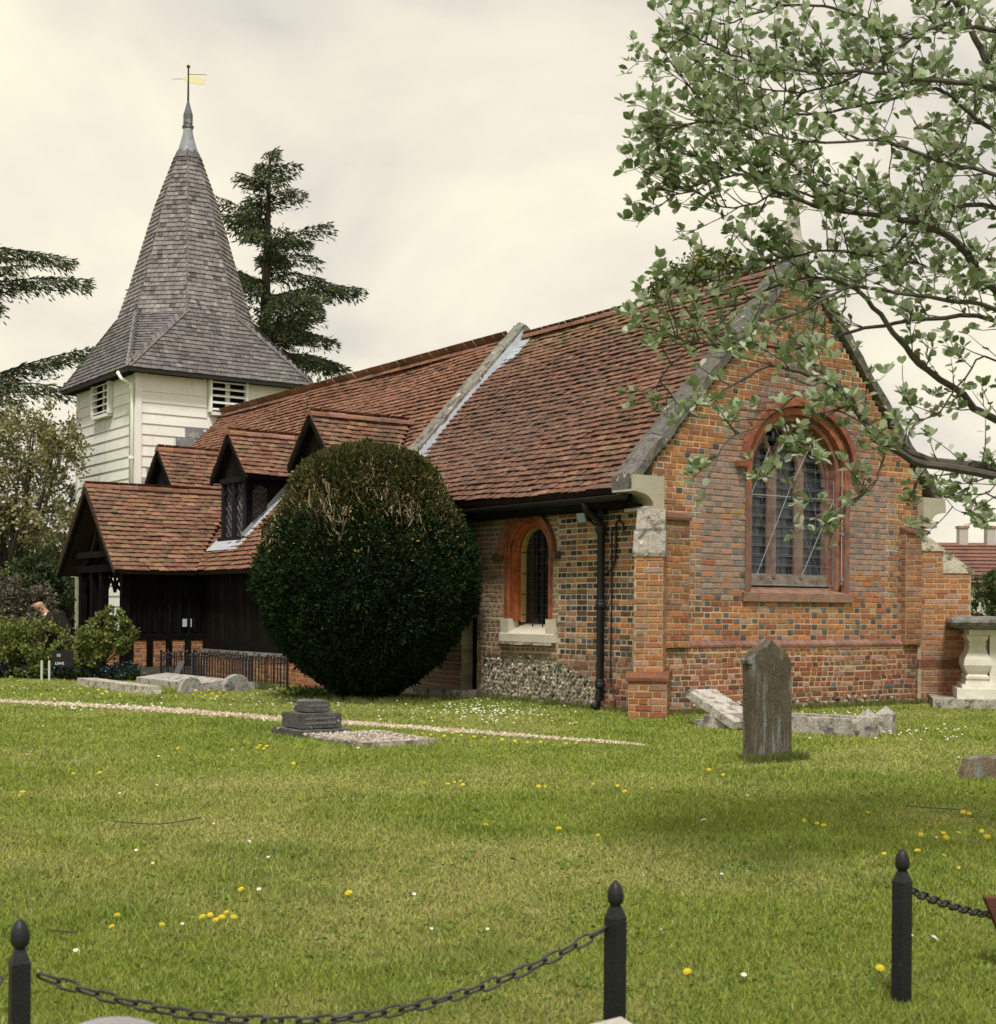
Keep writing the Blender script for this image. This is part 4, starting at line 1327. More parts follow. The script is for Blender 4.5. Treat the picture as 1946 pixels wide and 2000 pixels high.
# brick nogging between low posts, on a stone sill
for k in range(4):
    u0, u1 = lerp(-2.40, -.87, k / 4) + .05, lerp(-2.40, -.87, (k + 1) / 4) - .05
    m = MB(); key = 'nog%d' % k
    brick_wall(key, m, lambda s, z, d: W(s, 12.14 + d, z), NE_, .20, .70, lambda z: [(u0, u1)], lambda s, z, h, j: jit(ORANGE if rnd.random() < .6 else RED, .22), lambda s, z: jit((.42, .34, .22), .1), bond='flemish', thick=.1, course=.078)
    PARENTS[key] = m.build('brick_panel', 'mortar', porch)
m = MB()
for k in range(5):
    u_ = lerp(-2.40, -.87, k / 4); m.ubox(u_ - .055, u_ + .055, 12.10, 12.28, .18, .71, jit(TBK, .3))
m.build('low_posts', 'black_timber', porch)
m = MB(); m.ubox(-2.62, -.78, 12.02, 12.34, .0, .19, (.12, .10, .09)); m.build('stone_sill', 'stone', porch)
for (a, b) in ((12.32, 13.18), (13.96, 14.44)):
    m = MB(); key = 'nogf%d' % int(a)
    brick_wall(key, m, FPF, NS_, .0, .70, lambda z: [(a, b)], lambda s, z, h, j: jit(ORANGE if rnd.random() < .6 else RED, .22), lambda s, z: jit((.42, .34, .22), .1), bond='flemish', thick=.1, course=.078)
    PARENTS[key] = m.build('brick_panel', 'mortar', porch)
# pinned notice before the near-black sheet of the opening
m = MB(); m.box(W(-1.30, 12.16, 1.03), UU * .045, VV * .003, ZZ * .075, (.45, .50, .58)); m.box(W(-1.17, 12.16, 1.03), UU * .012, VV * .003, ZZ * .08, (.42, .47, .52))
m.build('notice', 'paint', porch)

# ================================================================== hand out the single pieces
KIND = {'brick': ('brick', 'brickwork', 'brick'), 'tile': ('tile', 'roof_tiling', 'tile'), 'shingle': ('shingle', 'shingle_cladding', 'shingle')}
for kind, (nm, rest, mt) in KIND.items():
    P = sorted(PIECES[kind], key=lambda r: -r[0])
    for (s, par, vs, fs, col) in P[:300]:
        m = MB(); m.add(vs, fs, col); m.build(nm, mt, PARENTS[par])
    m = MB()
    for (s, par, vs, fs, col) in P[300:]:
        m.add(vs, fs, col)
    m.build(rest, mt, church, kind='stuff')
    print(kind, len(P))
print('flints', nfl)

# ================================================================== gravel path
mk('gravel', rough=.95, var=.3, nscale=30, bump=.8, bscale=60, fine=(70, .35))
PATH = [(-9.5, 12.0), (-6.45, 6.4), (-5.2, 4.05), (-4.45, 1.49), (-3.78, -.22), (-3.06, -2.6), (-2.9, -3.1)]
PWID = [.30, .24, .26, .28, .20, .09, .02]
m = MB()
cen = []
for i in range(len(PATH) - 1):
    for k in range(12):
        t = k / 12; cen.append((lerp(PATH[i][0], PATH[i + 1][0], t), lerp(PATH[i][1], PATH[i + 1][1], t), lerp(PWID[i], PWID[i + 1], t)))
pts_l = [W(u_ + w_ * (1 + .25 * math.sin(i * 1.9) + U_(-.15, .15)), v_, .004) for i, (u_, v_, w_) in enumerate(cen)]
pts_r = [W(u_ - w_ * (1 + .25 * math.sin(i * 2.7 + 1) + U_(-.15, .15)), v_, .004) for i, (u_, v_, w_) in enumerate(cen)]
for i in range(len(cen) - 1):
    m.poly([pts_l[i], pts_r[i], pts_r[i + 1], pts_l[i + 1]], jit((.30, .255, .17), .15))
path = m.build('path', 'gravel'); tag(path, kind='structure')
def in_path(u_, v_):
    for i in range(len(PATH) - 1):
        (a, b), (c, d) = PATH[i], PATH[i + 1]
        if min(b, d) <= v_ <= max(b, d):
            t = (v_ - b) / (d - b)
            return abs(u_ - lerp(a, c, t)) < lerp(PWID[i], PWID[i + 1], t) * .85
    return False
def pebbles(name, pos, smin, smax, cols, parent=None):
    """loose stones: small octahedra"""
    n = len(pos)
    P = np.array(pos); s = nprng.uniform(smin, smax, (n, 1))
    base = np.array([(1, 0, 0), (0, 1, 0), (-1, 0, 0), (0, -1, 0), (0, 0, .8), (0, 0, -.3)], dtype=float)
    tri = [(0, 1, 4), (1, 2, 4), (2, 3, 4), (3, 0, 4)]
    ang = nprng.uniform(0, 6.28, n); ca, sa = np.cos(ang), np.sin(ang)
    V_ = []
    for b in base:
        x = (b[0] * ca - b[1] * sa * .7)[:, None] * s; y = (b[0] * sa + b[1] * ca * .7)[:, None] * s; z = np.full((n, 1), b[2]) * s
        V_.append(P + np.hstack([x, y, z]))
    V_ = np.stack(V_, 1)
    T = V_[:, np.array(tri).ravel(), :].reshape(-1, 3)
    c = np.array(cols)[nprng.integers(0, len(cols), n)] * nprng.uniform(.75, 1.25, (n, 1))
    return np_object(name, T, 3, np.repeat(c, 4, 0), 'gravel', parent, kind='stuff')
pos = []
while len(pos) < 6500:
    i = rnd.randrange(len(cen)); u_, v_, w_ = cen[i]
    q = W(u_ + rnd.gauss(0, .5) * w_, v_ + U_(-.2, .2), .008); pos.append(tuple(q))
gp = pebbles('gravel', pos, .010, .024, [(.50, .42, .31), (.40, .30, .22), (.58, .52, .42), (.30, .23, .17)])
tag(gp, 'pale loose gravel strewn along the narrow path', 'gravel')

# ================================================================== gravestones and tombs
STN = (.30, .27, .22)
def headstone(name, P, wdir, w, th, pts, col, mat, label, cat='gravestone', lean=0, edge=.012):
    """outline pts (x fraction of width, z) extruded by th; bevelled front edge"""
    wdir = Vector(wdir).normalized(); n_ = wdir.cross(ZZ)   # n_ points to the viewer side
    if n_.y > 0: n_ = -n_
    P = Vector(P)
    lo = [P + wdir * (x * w) + ZZ * z + n_ * (th / 2 - edge) + n_ * (lean * z) for x, z in pts]
    c_ = sum((p for p in lo), Vector()) / len(lo)
    fr = [p + n_ * edge + (c_ - p).normalized() * edge for p in lo]
    m = MB(); n = len(pts)
    bk = [p - n_ * (th - edge) for p in lo]
    vs = fr + lo + bk
    fs = [tuple(range(n))] + [(i, (i + 1) % n, n + (i + 1) % n, n + i) for i in range(n)] + [(n + i, n + (i + 1) % n, 2 * n + (i + 1) % n, 2 * n + i) for i in range(n)] + [tuple(range(3 * n - 1, 2 * n - 1, -1))]
    m.add(vs, fs, col)
    o = m.build(name, mat, org=P)
    return tag(o, label, cat)
mk('old_stone', rough=.95, var=.35, nscale=6, bump=.8, bscale=45, fine=(60, .3), stains=[((.22, .25, .26), (9, 9, 1.0), .52, .60, .75), ((.04, .038, .03), 5, .56, .70, .7), ((.33, .33, .12), 9, .66, .72, .7)])
og = [(-.5, -.05), (-.5, .86), (-.55, .87), (-.56, .90), (-.53, .925), (-.47, .93), (-.42, .95), (-.36, .985), (-.26, 1.01), (-.14, 1.03), (-.05, 1.065), (0, 1.085), (.05, 1.06), (.14, 1.025), (.26, 1.0), (.36, .97), (.43, .93), (.48, .90), (.5, .86), (.5, -.05)]
headstone('gravestone', W(-2.87, -4.86, 0), UU, .50, .115, og, (.085, .070, .048), 'old_stone', 'tall weathered brown gravestone with ogee top and pale lichen streaks', lean=-.01)
# broken low stone at the edge of the picture
headstone('gravestone', at(1932, 1505, 11.4) * 1 + Vector((0, 0, 0)), Vector((1, .1, 0)), .46, .14, [(-.5, -.06), (-.44, .06), (-.36, .16), (-.22, .185), (-.1, .195), (.05, .17), (.2, .19), (.35, .16), (.5, .15), (.5, -.06)], (.15, .115, .08), 'old_stone', 'low broken brown gravestone stub in the grass by the right edge')
bpy.data.objects['gravestone.001'].location.z = 0
# grey rounded stone close to the lens, and the tip of another beside the chain post
arc = [(-.5, -.05)] + [(-.5 + i / 12, .40 + .085 * math.sin(math.pi * i / 12) ** .8) for i in range(13)] + [(.5, -.05)]
headstone('gravestone', (-.77, 2.86, 0), Vector((1, .12, 0)), .36, .09, arc, (.27, .26, .27), 'clean_stone', 'blurred grey rounded gravestone top under the sagging chain')
headstone('gravestone', (.265, 3.52, 0), Vector((1, .35, 0)), .14, .08, [(-.5, -.05), (-.5, .265), (-.3, .285), (.5, .30), (.5, -.05)], (.42, .39, .35), 'clean_stone', 'small pale stone tip beside the middle chain post')

# kerbed grave by the gable, with two pointed corner posts
GREY = (.36, .33, .30)
kg = empty('kerbed_grave', W(-.15, -2.8, 0), 'low grey stone kerbed grave with two pointed corner posts', 'grave')
def uvkerb(parent, u0, u1, v0, v1, z1, name='kerb', col=GREY, mat='stone'):
    m = MB(); m.ubox(u0, u1, v0, v1, -.03, z1, jit(col, .08)); return m.build(name, mat, parent)
K0 = W(-.84, -1.88, 0); KD = (UU * .70 - VV * 1.76).normalized(); KP = (UU * 1.76 + VV * .70).normalized()
def kbox(a0, a1, p0, p1, z1, nm):
    m = MB(); m.box(K0 + KD * (a0 + a1) / 2 + KP * (p0 + p1) / 2 + ZZ * (z1 - .03) / 2, KD * ((a1 - a0) / 2), KP * ((p1 - p0) / 2), ZZ * ((z1 + .03) / 2), jit(GREY, .08)); return m.build(nm, 'stone', kg)
kbox(.12, 1.80, 0, .13, .18, 'kerb'); kbox(.12, 1.80, .56, .69, .17, 'kerb'); kbox(0, .12, 0, .69, .15, 'kerb'); kbox(1.80, 1.90, .10, .59, .14, 'kerb'); kbox(-.10, .0, -.04, .2, .09, 'kerb')
for p_ in (.045, .645):
    kbox(1.80, 1.98, p_ - .09, p_ + .09, .21, 'corner_post')
    m = MB(); c_ = K0 + KD * 1.89 + KP * p_; q = [c_ + KD * (a * .09) + KP * (b * .09) + ZZ * .21 for a, b in ((-1, -1), (1, -1), (1, 1), (-1, 1))]
    for i in range(4): m.poly([q[i], q[(i + 1) % 4], c_ + ZZ * .30], GREY)
    m.build('post_cap', 'stone', kg)
# tilted slab leaning on the kerb
m = MB()
A_ = W(-.55, -1.55, .13); ax = (W(-.62, -2.35, .03) - W(-.50, -1.45, .34)) / 2
cc_ = (W(-.62, -2.35, .06) + W(-.50, -1.45, .36)) / 2
sd = UU * .22; nn = ax.cross(sd).normalized() * .045
m.box(cc_, ax, sd, nn, (.42, .39, .35)); tilt = m.build('stone_slab', 'stone'); tag(tilt, 'pale stone slab tilted up behind the tall gravestone', 'slab')

# stepped cross base with gravelled plot
cb = empty('stepped_memorial', W(-5.1, -.45, 0), 'dark grey stone memorial of three steps beside the path', 'memorial')
for (hw, z0, z1, nm) in ((.31, -.02, .07, 'step'), (.23, .07, .235, 'step'), (.14, .235, .36, 'step')):
    m = MB(); c_ = W(-5.1, -.45, (z0 + z1) / 2); b_ = .012
    m.box(c_, UU * hw, VV * hw, ZZ * ((z1 - z0) / 2 - b_), (.085, .085, .082)); m.box(c_ + ZZ * b_ * .5, UU * (hw - b_), VV * (hw - b_), ZZ * ((z1 - z0) / 2 - b_ * .5), (.12, .118, .11))
    m.build(nm, 'stone', cb)
m = MB()
for j, zc in enumerate((.185, .135)):
    x_ = -.18
    while x_ < .17:
        w_ = U_(.008, .022)
        m.box(W(-5.1 + x_, -.45 - .233, zc + U_(-.003, .003)), UU * (w_ / 2), VV * .003, ZZ * .010, (.17, .17, .17)); x_ += w_ + U_(.006, .014)
x_ = -.10
while x_ < .10:
    w_ = U_(.01, .02); m.box(W(-5.1 + x_, -.45 - .143, .31), UU * (w_ / 2), VV * .003, ZZ * .010, (.17, .17, .17)); x_ += w_ + .012
ins = m.build('inscription', 'paint', cb, kind='stuff')
gpv = empty('grave_plot', W(-4.95, -1.4, 0), 'flat gravelled grave plot edged with thin kerbs beside the stepped memorial', 'grave')
for (u0, u1, v0, v1) in ((-5.38, -5.31, -2.05, -.85), (-4.62, -4.55, -2.05, -.85), (-5.31, -4.62, -2.06, -1.99)):
    uvkerb(gpv, u0, u1, v0, v1, .055, col=(.33, .29, .24))
m = MB(); m.ubox(-5.31, -4.62, -1.99, -.83, -.02, .03, (.30, .27, .22)); m.build('gravel_bed', 'gravel', gpv)
m = MB(); m.ubox(-5.12, -4.84, -1.75, -1.1, .03, .05, (.22, .20, .19)); m.build('sunken_tablet', 'stone', gpv)
pebbles('gravel', [tuple(W(U_(-5.42, -4.55), U_(-2.05, -.83), U_(.03, .055))) for _ in range(1300)], .009, .020, [(.40, .34, .28), (.30, .25, .20), (.50, .46, .40)], gpv)

# long kerb stone, ledger slab and two rounded sunken stones before the railings
m = MB(); m.ubox(-4.16, -3.86, 6.85, 9.85, -.02, .125, (.44, .40, .34))
lk = m.build('kerb_stone', 'stone'); tag(lk, 'long pale kerb stone lying before the iron railing', 'slab')
m = MB()
m.prism([W(-3.0, 7.55, .10), W(-1.9, 7.55, .10), W(-1.9, 10.2, .10), W(-3.0, 10.2, .10)], -ZZ * .12, (.38, .36, .33)); 
m.prism([W(-3.0, 7.55, .10), W(-2.45, 7.55, .17), W(-1.9, 7.55, .10)], VV * 2.65, (.40, .38, .35))
lg = m.build('ledger_slab', 'stone'); tag(lg, 'broad grey coped ledger slab in front of the iron railing', 'slab')
rd = [(-.5, -.05)] + [(-.5 * math.cos(math.pi * i / 12), .05 + .20 * math.sin(math.pi * i / 12)) for i in range(13)] + [(.5, -.05)]
headstone('rounded_stone', W(-3.32, 7.05, 0), UU + VV * .2, .42, .09, rd, (.38, .36, .34), 'stone', 'sunken round topped pale stone near the long kerb stone')
headstone('rounded_stone', W(-2.50, 7.15, 0), UU + VV * .1, .46, .12, [(x_, z_ * 1.08) for x_, z_ in rd], (.30, .29, .28), 'stone', 'sunken round topped stone near the railing corner')

# iron railing round the old grave
rl = empty('iron_railing', W(-1.75, 9.7, 0), 'low black iron railing round the old grave beside the nave', 'railing')
RU0, RU1, RV0, RV1, RH = -1.95, -1.30, 7.75, 11.7, .47
m = MB()
for z_ in (.40,):
    for (a, b) in (((RU0, RV0), (RU0, RV1)), ((RU1, RV0), (RU1, RV1)), ((RU0, RV0), (RU1, RV0)), ((RU0, RV1), (RU1, RV1))):
        m.bar(W(*a, z_), W(*b, z_), .018, .012, (.022, .024, .028)); m.bar(W(*a, .07), W(*b, .07), .018, .012, (.022, .024, .028))
m.build('rail', 'black_paint', rl)
def bar_mesh():
    m = MB(); m.tube([Vector((0, 0, 0)), Vector((0, 0, .46))], .0105, 5, (.014, .016, .02))
    m.lathe(Vector((0, 0, .46)), [(.008, 0), (.020, .014), (.020, .028), (.006, .048)], 6, (.022, .024, .028)); me = m.mesh('bar'); me.materials.append(MATS['black_paint']); return me
bme = bar_mesh()
spots = [(RU0, lerp(RV0, RV1, i / 32)) for i in range(33)] + [(RU1, lerp(RV0, RV1, i / 32)) for i in range(33)] + [(lerp(RU0, RU1, i / 5), RV0) for i in range(1, 5)] + [(lerp(RU0, RU1, i / 5), RV1) for i in range(1, 5)]
for k, (u_, v_) in enumerate(spots):
    o = bpy.data.objects.new('bar', bme); link(o, rl, W(u_, v_, 0)); o.scale = (1, 1, U_(.96, 1.08))
for (u_, v_) in ((RU0, RV0), (RU0, RV1), (RU1, RV0), (RU1, RV1)):
    m = MB(); m.ubox(u_ - .018, u_ + .018, v_ - .018, v_ + .018, 0, .53, (.02, .02, .023)); m.build('corner_post', 'black_paint', rl)
m = MB(); c_ = W(-2.02, 10.65, .24); m.box(c_, (VV * -.13), ZZ * .11 + UU * .05, UU * .006 - ZZ * .003, (.10, .105, .115)); pq = m.build('plaque', 'paint'); tag(pq, 'small dark slanted plaque fixed to the iron railing', 'plaque')

# chest tomb with baluster corners on the right
TB0 = at(1905, 1372, 19.9); TB0.z = 0
tx = Vector((.97, -.24, 0)).normalized(); ty = Vector((.24, .97, 0)).normalized()
tomb = empty('chest_tomb', TB0, 'white stone chest tomb with baluster corners and moulded dark lid', 'tomb')
CR = (.66, .63, .55)
def tb(x0, x1, y0, y1, z0, z1, nm, col=CR, mat='clean_stone'):
    m = MB(); m.box(TB0 + tx * (x0 + x1) / 2 + ty * (y0 + y1) / 2 + ZZ * (z0 + z1) / 2, tx * ((x1 - x0) / 2), ty * ((y1 - y0) / 2), ZZ * ((z1 - z0) / 2), col); return m.build(nm, mat, tomb)
tb(-.55, 2.5, -.15, 1.35, -.03, .13, 'base_slab', (.36, .34, .29), 'stone')
tb(-.22, 2.2, .0, 1.2, .13, .27, 'plinth'); tb(-.15, 2.13, .06, 1.14, .27, .33, 'plinth'); tb(-.10, 2.08, .10, 1.10, .33, .38, 'plinth')
tb(.22, 1.76, .12, 1.08, .38, 1.03, 'chest')
tb(-.06, 2.04, .06, 1.14, 1.03, 1.10, 'cornice')
m = MB()
lp = [(-.26, 1.13), (-.30, 1.16), (-.32, 1.20), (-.30, 1.245), (-.24, 1.27), (-.18, 1.29)]
def ring_rect(o, z): return [TB0 + tx * o + ty * (o + .16) + ZZ * z, TB0 + tx * (1.98 - o) + ty * (o + .16) + ZZ * z, TB0 + tx * (1.98 - o) + ty * (1.04 - o) + ZZ * z, TB0 + tx * o + ty * (1.04 - o) + ZZ * z]
rr = [ring_rect(-.08, 1.10)] + [ring_rect(o, z) for o, z in lp]
vs = [p for r in rr for p in r]; fs = []
for i in range(len(rr) - 1):
    for k in range(4): fs.append((i * 4 + k, i * 4 + (k + 1) % 4, (i + 1) * 4 + (k + 1) % 4, (i + 1) * 4 + k))
fs += [(3, 2, 1, 0), tuple(len(vs) - 4 + k for k in range(4))]
m.add(vs, fs, (.17, .16, .15)); m.build('lid', 'stone', tomb)
bal = [(.15, 0), (.17, .03), (.17, .06), (.14, .09), (.17, .14), (.205, .22), (.19, .31), (.14, .40), (.115, .48), (.13, .52), (.115, .54), (.14, .58), (.16, .62), (.16, .65)]
for (x_, y_) in ((.06, .26), (1.92, .26), (.06, .94), (1.92, .94)):
    m = MB()
    # square baluster: four sided lathe
    m.lathe(TB0 + tx * x_ + ty * y_ + ZZ * .38, [(r * 1.30, z) for r, z in bal], 4, (.60, .57, .49), rot=math.atan2(tx.y, tx.x) + math.pi / 4); m.build('baluster', 'clean_stone', tomb)

# ================================================================== chain posts and chains
PB = (.010, .011, .014)
def post_mesh():
    m = MB(); s_ = .0235
    m.box(Vector((0, 0, .185)), Vector((s_, 0, 0)), Vector((0, s_, 0)), Vector((0, 0, .235)), PB)
    q = [Vector((a * s_, b * s_, .42)) for a, b in ((-1, -1), (1, -1), (1, 1), (-1, 1))]; t = [Vector((a * .012, b * .012, .455)) for a, b in ((-1, -1), (1, -1), (1, 1), (-1, 1))]
    for i in range(4): m.poly([q[i], q[(i + 1) % 4], t[(i + 1) % 4], t[i]], PB)
    me = m.mesh('post_body'); me.materials.append(MATS['black_paint'])
    m = MB(); m.lathe(Vector((0, 0, .45)), [(.012, 0), (.014, .006), (.022, .016), (.0245, .028), (.0235, .045), (.019, .060), (.012, .072), (.004, .079)], 14, PB)
    f = m.mesh('acorn_finial', smooth=True); f.materials.append(MATS['black_paint'])
    return me, f
pme, fme = post_mesh()
def chain_post(P, rz, label):
    P = Vector(P)
    e_ = empty('chain_post', P, label, 'post', 'black chain posts along the lawn')
    e_.rotation_euler = (0, 0, rz)
    for nm, me in (('shaft', pme), ('acorn_finial', fme)):
        o = bpy.data.objects.new(nm, me); COL.objects.link(o); o.parent = e_; ORG[o.name] = P
    return e_
P1, P2, P3 = Vector((-1.203, 3.60, 0)), Vector((.352, 4.18, 0)), Vector((1.365, 4.78, 0))
chain_post(P1, .5, 'black chain post with acorn finial nearest the left edge')
chain_post(P2, .75, 'black chain post with acorn finial in the middle, holding the long sagging chain')
chain_post(P3, .6, 'black chain post with acorn finial on the right, a short chain running off it')
def link_mesh(L_, w_, r_):
    pts = []
    for i in range(12):
        t = 2 * math.pi * i / 12
        pts.append(Vector((math.copysign(max(0, L_ / 2 - w_ / 2), math.cos(t)) + w_ / 2 * math.cos(t), w_ / 2 * math.sin(t), 0)))
    pts.append(pts[0]); 
    m = MB(); m.tube(pts, r_, 6, (.035, .034, .036), cap=False); me = m.mesh('link', smooth=True); me.materials.append(MATS['black_paint']); return me
lme = link_mesh(.058, .030, .0042)
def chain(A, B, sag, label, step=.046):
    A, B = Vector(A), Vector(B); n = 200
    pts = [A.lerp(B, i / n) - ZZ * (sag * 4 * (i / n) * (1 - i / n)) for i in range(n + 1)]
    e_ = empty('chain', A, label, 'chain', 'black chains slung between the posts')
    acc = 0; k = 0
    for i in range(n):
        acc += (pts[i + 1] - pts[i]).length
        if acc >= step:
            acc = 0; k += 1
            d = (pts[i + 1] - pts[i]).normalized()
            q = d.to_track_quat('X', 'Z').to_matrix().to_4x4() @ Matrix.Rotation(math.radians(45 + 90 * (k % 2) + U_(-12, 12)), 4, 'X')
            o = bpy.data.objects.new('link', lme); COL.objects.link(o); o.parent = e_; ORG[o.name] = pts[i]
            o.matrix_local = Matrix.Translation(pts[i] - A) @ q
    for P in (A, B):
        pass
    return e_
hk = Vector((0, 0, .392))
d12 = (P2 - P1).normalized()
chain(P1 + hk + d12 * .03, P2 + hk - d12 * .03, .192, 'long black chain sagging between the left and middle posts')
P0 = P1 - Vector((1.5, .58, 0))
chain(P1 + hk - d12 * .03, P0 + hk, .22, 'black chain end leaving the left post out of the picture')
P4 = Vector((1.92, 5.42, 0))
d34 = (P4 - P3).normalized()
chain(P3 + hk + d34 * .03, P4 + Vector((0, 0, .17)), .015, 'short black chain running off the right post')
mk('rust', rough=.85, var=.3, nscale=10, bump=.4, bscale=70)
m = MB(); A_ = Vector((1.878, 5.24, 0))
m.prism([A_ + Vector((.05, 0, -.02)), A_ + Vector((.20, 0, -.02)), A_ + Vector((.17, 0, .26)), A_ + Vector((-.075, 0, .275))], Vector((0, .04, 0)), (.085, .03, .022))
rs = m.build('marker_board', 'rust'); tag(rs, 'rusty red brown leaning board at the right edge', 'board')

# ================================================================== vegetation
def nunit(a): return a / np.maximum(np.linalg.norm(a, axis=1, keepdims=True), 1e-9)
def leaf_quads(Cn, Dn, Ln, wid, fold=.0):
    """rhombic leaves: base, side, tip, side"""
    n = len(Cn)
    rv = nprng.normal(size=(n, 3)); S_ = nunit(np.cross(Dn, rv)); Nn = np.cross(Dn, S_)
    L_ = Ln[:, None]; w_ = L_ * wid
    a = Cn; b = Cn + Dn * L_ * .5 + S_ * w_ * .5 + Nn * L_ * fold; c = Cn + Dn * L_; d = Cn + Dn * L_ * .5 - S_ * w_ * .5 + Nn * L_ * fold
    return np.stack([a, b, c, d], 1).reshape(-1, 3)
def pick(cols, n, var=.25):
    return np.array(cols)[nprng.integers(0, len(cols), n)] * nprng.uniform(1 - var, 1 + var, (n, 1))
def grow_branches(mb, start, dirv, length, rad, col, levels, gn=3, ends=None, droop=0.0, wob=.25):
    """recursive tapered branches; collects (point, direction) along the twigs"""
    p = Vector(start); d = Vector(dirv).normalized(); n = 5
    pts = [p.copy()]
    for i in range(n):
        d = (d + Vector((U_(-wob, wob), U_(-wob, wob), U_(-wob, wob) - droop))).normalized()
        p = p + d * (length / n); pts.append(p.copy())
    mb.tube(pts, [lerp(rad, rad * .45, i / n) for i in range(n + 1)], 5, col, cap=False)
    if ends is not None:
        for i in range(1 if levels else 0, n + 1): ends.append((pts[i].copy(), d.copy(), levels))
    if levels > 0:
        for k in range(gn):
            i = rnd.randint(2, n)
            dd = (d + Vector((U_(-1, 1), U_(-1, 1), U_(-.5, .9)))).normalized()
            grow_branches(mb, pts[i], dd, length * U_(.5, .75), rad * .5, col, levels - 1, gn, ends, droop, wob)

# ---- the clipped yew
YC = Vector((-1.93, 20.95, 0))
YP = [(0, .34), (.12, .46), (.31, .74), (.55, 1.04), (.82, 1.26), (1.12, 1.45), (1.46, 1.56), (1.9, 1.60), (2.23, 1.55), (2.55, 1.42), (2.80, 1.26), (3.02, 1.13), (3.28, 1.02), (3.48, .86), (3.60, .64), (3.67, .36), (3.71, .02)]
yz = np.array([a for a, b in YP]); yr = np.array([b for a, b in YP])
yew = empty('yew_tree', YC, 'large dark yew clipped into a dome beside the chancel', 'tree')
m = MB()
m.lathe(YC, [(r * (.88 - .05 * math.exp(-((z - 2.85) / .4) ** 2)) if z > .05 else .35, max(.02, z * .98)) for z, r in YP], 28, (.004, .006, .003)); m.build('dark_core', 'yew_needle', yew)  # solid core, no branches; the crown's inner shade is put into its near-black colour
m = MB(); m.tube([YC, YC + ZZ * .3, YC + ZZ * .7], [.30, .26, .24], 9, (.06, .045, .035)); m.build('trunk', 'bark', yew)
n = 150000
tt = nprng.uniform(0, 1, n); zz_ = np.interp(tt, np.linspace(0, 1, 60), np.interp(np.linspace(0, 1, 60), np.linspace(0, 1, len(yz)), yz))
zz_ = nprng.uniform(.03, 3.74, n)
top = nprng.random(n) < .16; zz_[top] = 3.74 - (nprng.random(top.sum()) ** 1.6) * .9
rr_ = np.interp(zz_, yz, yr); th_ = nprng.uniform(0, 2 * math.pi, n)
def vnoise0(x, y, s, seed):
    g = np.random.default_rng(seed).random((256, 256)); X, Y = x * s + 1000, y * s + 1000
    xi, yi = np.floor(X).astype(int), np.floor(Y).astype(int); fx, fy = X - xi, Y - yi
    fx, fy = fx * fx * (3 - 2 * fx), fy * fy * (3 - 2 * fy)
    a = g[xi % 256, yi % 256]; b = g[(xi + 1) % 256, yi % 256]; c = g[xi % 256, (yi + 1) % 256]; d = g[(xi + 1) % 256, (yi + 1) % 256]
    return (a * (1 - fx) + b * fx) * (1 - fy) + (c * (1 - fx) + d * fx) * fy
arcx = th_ * 1.6
nz1 = vnoise0(arcx, zz_, 3.2, 41); nz2 = vnoise0(arcx, zz_ * .5, 11.0, 42); nz3 = vnoise0(arcx, zz_, 22.0, 43)
lump = 1 + .09 * (nz1 - .5) + .11 * (nz2 - .5) + .07 * (nz3 - .5)
# hard-pruned band: gaps that open on the dark inside
band = np.exp(-((zz_ - 2.85) / .42) ** 2)
gap = (vnoise0(arcx * 1.0, zz_ * .45, 7.0, 44) > .50) & (nprng.random(n) < band * .9)
rad = rr_ * lump * (1 - .13 * nprng.random(n) ** 1.6)
rad = np.where(gap, rr_ * .86, rad)
Cn = np.stack([YC.x + rad * np.cos(th_), YC.y + rad * np.sin(th_), zz_], 1)
slope = np.interp(zz_, yz, np.gradient(yr, yz))
out_ = nunit(np.stack([np.cos(th_), np.sin(th_), -np.clip(slope, -3, 3) * .8], 1))
Dn = nunit(out_ * .75 + nprng.normal(size=(n, 3)) * .55 + np.array([0, 0, .35]))
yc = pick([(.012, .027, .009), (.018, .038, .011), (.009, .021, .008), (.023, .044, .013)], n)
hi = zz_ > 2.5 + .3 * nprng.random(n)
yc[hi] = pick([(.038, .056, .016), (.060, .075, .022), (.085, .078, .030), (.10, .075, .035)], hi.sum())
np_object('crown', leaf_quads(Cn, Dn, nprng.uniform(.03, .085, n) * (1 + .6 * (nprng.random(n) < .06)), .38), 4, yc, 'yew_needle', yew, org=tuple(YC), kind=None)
m = MB()
for k in range(2000):
    z_ = min(3.55, max(1.5, rnd.gauss(2.80, .34)))
    a_ = U_(math.pi * .75, math.pi * 2.2)
    if math.sin(a_ * 7 + 1.3 + z_ * 3) + math.sin(a_ * 17 - z_ * 5) * .8 + U_(-.9, .9) < -.1: continue
    r_ = float(np.interp(z_, yz, yr)) * U_(.86, 1.0)
    p = YC + Vector((r_ * math.cos(a_), r_ * math.sin(a_), z_))
    ln = U_(.03, .11) * (2.2 if k % 14 == 0 else 1)
    q = p + Vector((U_(-.05, .05) + .10 * ln * math.cos(a_), U_(-.05, .05) + .1 * ln * math.sin(a_), ln))
    cc = rnd.choice([(.30, .23, .14), (.17, .13, .09), (.10, .075, .05), (.14, .105, .07), (.46, .38, .26), (.38, .30, .19)])
    r0 = U_(.004, .011)
    m.tube([p - (q - p) * .5, (p + q) / 2 + Vector((U_(-.01, .01), U_(-.01, .01), 0)), q], [r0, r0, r0 * .8], 4, cc)
m.build('cut_stems', 'bark', yew, kind='stuff')
brn = 700
a_ = nprng.uniform(math.pi, 2.1 * math.pi, brn); z_ = nprng.uniform(2.0, 3.4, brn); r_ = np.interp(z_, yz, yr) * 1.005
